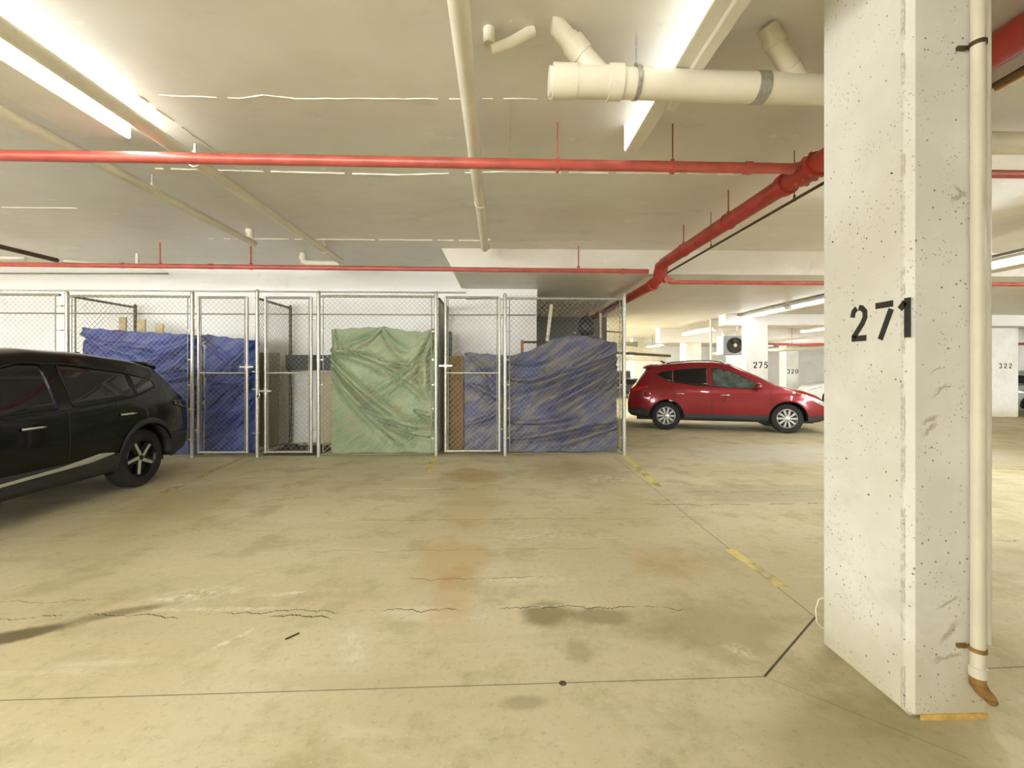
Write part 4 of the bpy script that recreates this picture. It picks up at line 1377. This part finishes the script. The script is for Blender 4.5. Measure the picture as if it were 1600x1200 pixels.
        # lower cladding following the arches
        if kind != 'sedan':
            band = .07 if kind == 'kicks' else .0
            base_hi = .50 if kind == 'kicks' else .40

            def chi(x):
                z = c.zb(x) + band
                ext = base_hi
                if x < -1.7:
                    ext = base_hi + .12
                return max(z, ext) if not any(abs(x - w_) < c.arch for w_ in c.wheels) else max(z, ext)
            c.patch('lower_cladding', M['clad'], -L / 2 + .02, L / 2 - .02, c.zb, chi, side, t, .008, 160, 4)
        if kind == 'kicks':
            c.patch('silver_strip', M['strip'], -.80, 1.0, [(-.80, .50), (-.55, .455), (1.0, .385)], [(-.80, .515), (-.62, .535), (-.2, .475), (1.0, .405)], side, t, .016)
            c.patch('tail_lamp', M['tail_dark'], -2.10, -1.80, [(-2.1, .90), (-1.8, .98)], [(-2.1, 1.03), (-1.8, 1.04)], side, t, .008)
        if kind == 'tucson':
            c.patch('tail_lamp', M['tail'], -2.13, -1.72, [(-2.13, .90), (-1.72, 1.03)], [(-2.13, .98), (-2.0, 1.04), (-1.72, 1.055)], side, t, .008)
            c.patch('headlight', M['head'], 1.66, 2.10, [(1.66, .87), (1.9, .72), (2.10, .62)], [(1.66, .885), (1.9, .81), (2.10, .71)], side, t, .008)
            c.patch('turn_lamp', M['amber'], 1.5, 1.68, [(1.5, .915), (1.68, .87)], [(1.5, .925), (1.68, .90)], side, t, .009)
            MB().lathe([(.001, .012), (.07, .008), (.08, 0)], Matrix.Translation((-1.72, side * c.y(-1.72, .80), .86)) @ Matrix.Rotation(-side * PI / 2, 4, 'X'), 20).build('fuel_flap', paint, t, 40)
        if kind == 'sedan':
            c.patch('headlight', M['head'], 1.75, 2.2, [(1.75, .72), (2.2, .58)], [(1.75, .80), (2.2, .66)], side, t, .008)
            c.patch('tail_lamp', M['tail'], -2.22, -1.85, [(-2.22, .78), (-1.85, .82)], [(-2.22, .92), (-1.85, .92)], side, t, .008)
        # mirror
        mx = wins[-1][1] - .12
        mz = c.belt + .06
        my = c.y(mx, mz)
        mir = MB()
        mir.lathe([(.001, -.09), (.055, -.08), (.075, -.02), (.078, .03), (.06, .06), (.001, .065)], Matrix.Translation((mx, side * (my + .12), mz + .03)) @ Matrix.Rotation(PI / 2, 4, 'X') @ Matrix.Scale(1.0, 4), 16)
        mir.tube([(mx, side * (my - .01), mz), (mx, side * (my + .06), mz + .01)], .022, 8)
        mir.build('side_mirror', paint, t, 60)
        if kind == 'tucson':
            rr = MB()
            xs = np.linspace(-1.25, .05, 14)
            yy = [c.y(x, c.zs(x)) * .90 for x in xs]
            rr.tube([(x, side * y_, c.zt(x) + (.004 if 0 < i < 13 else -.03)) for i, (x, y_) in enumerate(zip(xs, yy))], .014, 8)
            rr.build('roof_rail', M['black' if kind == 'kicks' else 'clad'], t, 60)
        for xw in wh:
            wheel(t, xw, side, c.y(xw, .45) - (.045 if kind != 'sedan' else .02), R, {'tucson': 'cover', 'kicks': 'dark', 'sedan': 'plain'}[kind], c)
            b = MB()
            rows = []
            for a in np.linspace(-.1, PI + .1, 22):
                rows.append([(xw + arch * math.cos(a), side * yy_, R + arch * math.sin(a)) for yy_ in (.60, c.y(xw, .7) - .012)])
            b.grid(rows)
            b.build('wheel_arch_liner', M['black'], t, 60, solid=.004)
    ws = {'tucson': (.14, 1.08), 'kicks': (.22, 1.13), 'sedan': (.32, 1.0)}[kind]
    rw = {'tucson': (-1.97, -1.66), 'kicks': (-1.92, -1.68), 'sedan': (-1.6, -1.02)}[kind]
    c.top_patch('windscreen', M['glass_lit' if kind == 'tucson' else 'glass'], ws[0], ws[1], lambda x: .90, t)
    c.top_patch('rear_window', M['glass'], rw[0], rw[1], lambda x: .88, t)
    if kind != 'sedan':
        xs_ = {'tucson': -1.66, 'kicks': -1.66}[kind]
        zt_ = c.zt(xs_)
        wy = c.y(xs_, c.zs(xs_)) * .88
        A = []
        for x, dz in ((xs_ + .2, .004), (xs_ + .05, .0), (xs_ - .06, -.02), (xs_ - .12, -.045)):
            A.append([(x, y_, c.zt(xs_ + .12) + dz - .035 * abs(y_ / wy) ** 2.5 - (.0 if x > xs_ else .01)) for y_ in np.linspace(-wy, wy, 13)])
        MB().grid(A, flip=True).build('rear_spoiler', paint, t, 50, solid=.045)
        MB().tube([(-1.25, 0, c.zt(-1.25)), (-1.33, 0, c.zt(-1.3) + .05), (-1.37, 0, c.zt(-1.3) + .055)], [.03, .02, .008], 8).build('roof_antenna', M['black'], t, 50)
    # dark underbody, bumper grille, plate recess
    hx = L / 2
    MB().box(-hx + .22, hx - .25, -.62, .62, .22, .60).build('underbody', M['black'], t)
    gr = MB()
    gr.box(hx - .05, hx + .004, -.5, .5, .42, .50)
    gr.build('front_grille', M['black'], t, bevel=.01)
    MB().box(-hx - .006, -hx + .02, -.26, .26, .56, .68).build('number_plate_recess', M['clad'], t, bevel=.004)
    return t


add_car('compact_suv', 'glossy black compact SUV parked at the left with five spoke dark wheels', (-5.25, 4.42, 0), -PI / 2, M['blackcar'], 'kicks')
add_car('compact_suv', 'dark red compact SUV parked side on beyond the lockers', (5.54, 11.17, 0), math.radians(-16.5), M['redcar'], 'tucson')
add_car('white_sedan', 'white car partly hidden behind the bonnet of the red SUV', (15.3, 18.3, 0), math.radians(160), M['whitecar'], 'sedan')
add_car('silver_sedan', 'silver car cut off by the right edge of the photo beyond column 322', (17.25, 14.5, 0), math.radians(90), M['silvercar'], 'sedan')
add_car('dark_sedan', 'dark car in the far background just right of the end post', (6.6, 24.5, 0), math.radians(90), M['blackcar'], 'sedan')

# things of one kind share a group
GROUPS = {'chain_link_fence': 'front fence panels of the storage lockers', 'chain_link_gate': 'gates of the storage lockers',
          'divider_fence': 'fences between the storage lockers', 'tarpaulin': 'tarpaulins hung on the locker fence',
          'drain_pipe': 'white drain pipes under the ceiling', 'sprinkler_pipe': 'red sprinkler pipes under the ceiling',
          'concrete_column': 'white concrete columns of the garage', 'timber_plank': 'pale planks behind the left blue tarp',
          'parking_line': 'yellow lines on the garage floor', 'service_pipe': 'service pipes in the far part of the garage',
          'ceiling_lamp': 'box lamps on the near ceiling', 'branch_pipe': 'thin branch pipes at the far left of the ceiling',
          'compact_suv': 'parked cars', 'white_sedan': 'parked cars', 'silver_sedan': 'parked cars', 'dark_sedan': 'parked cars'}
for o in list(scn.objects):
    if o.parent is None and 'category' in o.keys() and 'group' not in o.keys():
        k = o.name.split('.')[0]
        if k in GROUPS:
            o['group'] = GROUPS[k]
        elif k == 'strip_lamp':
            o['group'] = 'strip lamps of the garage'
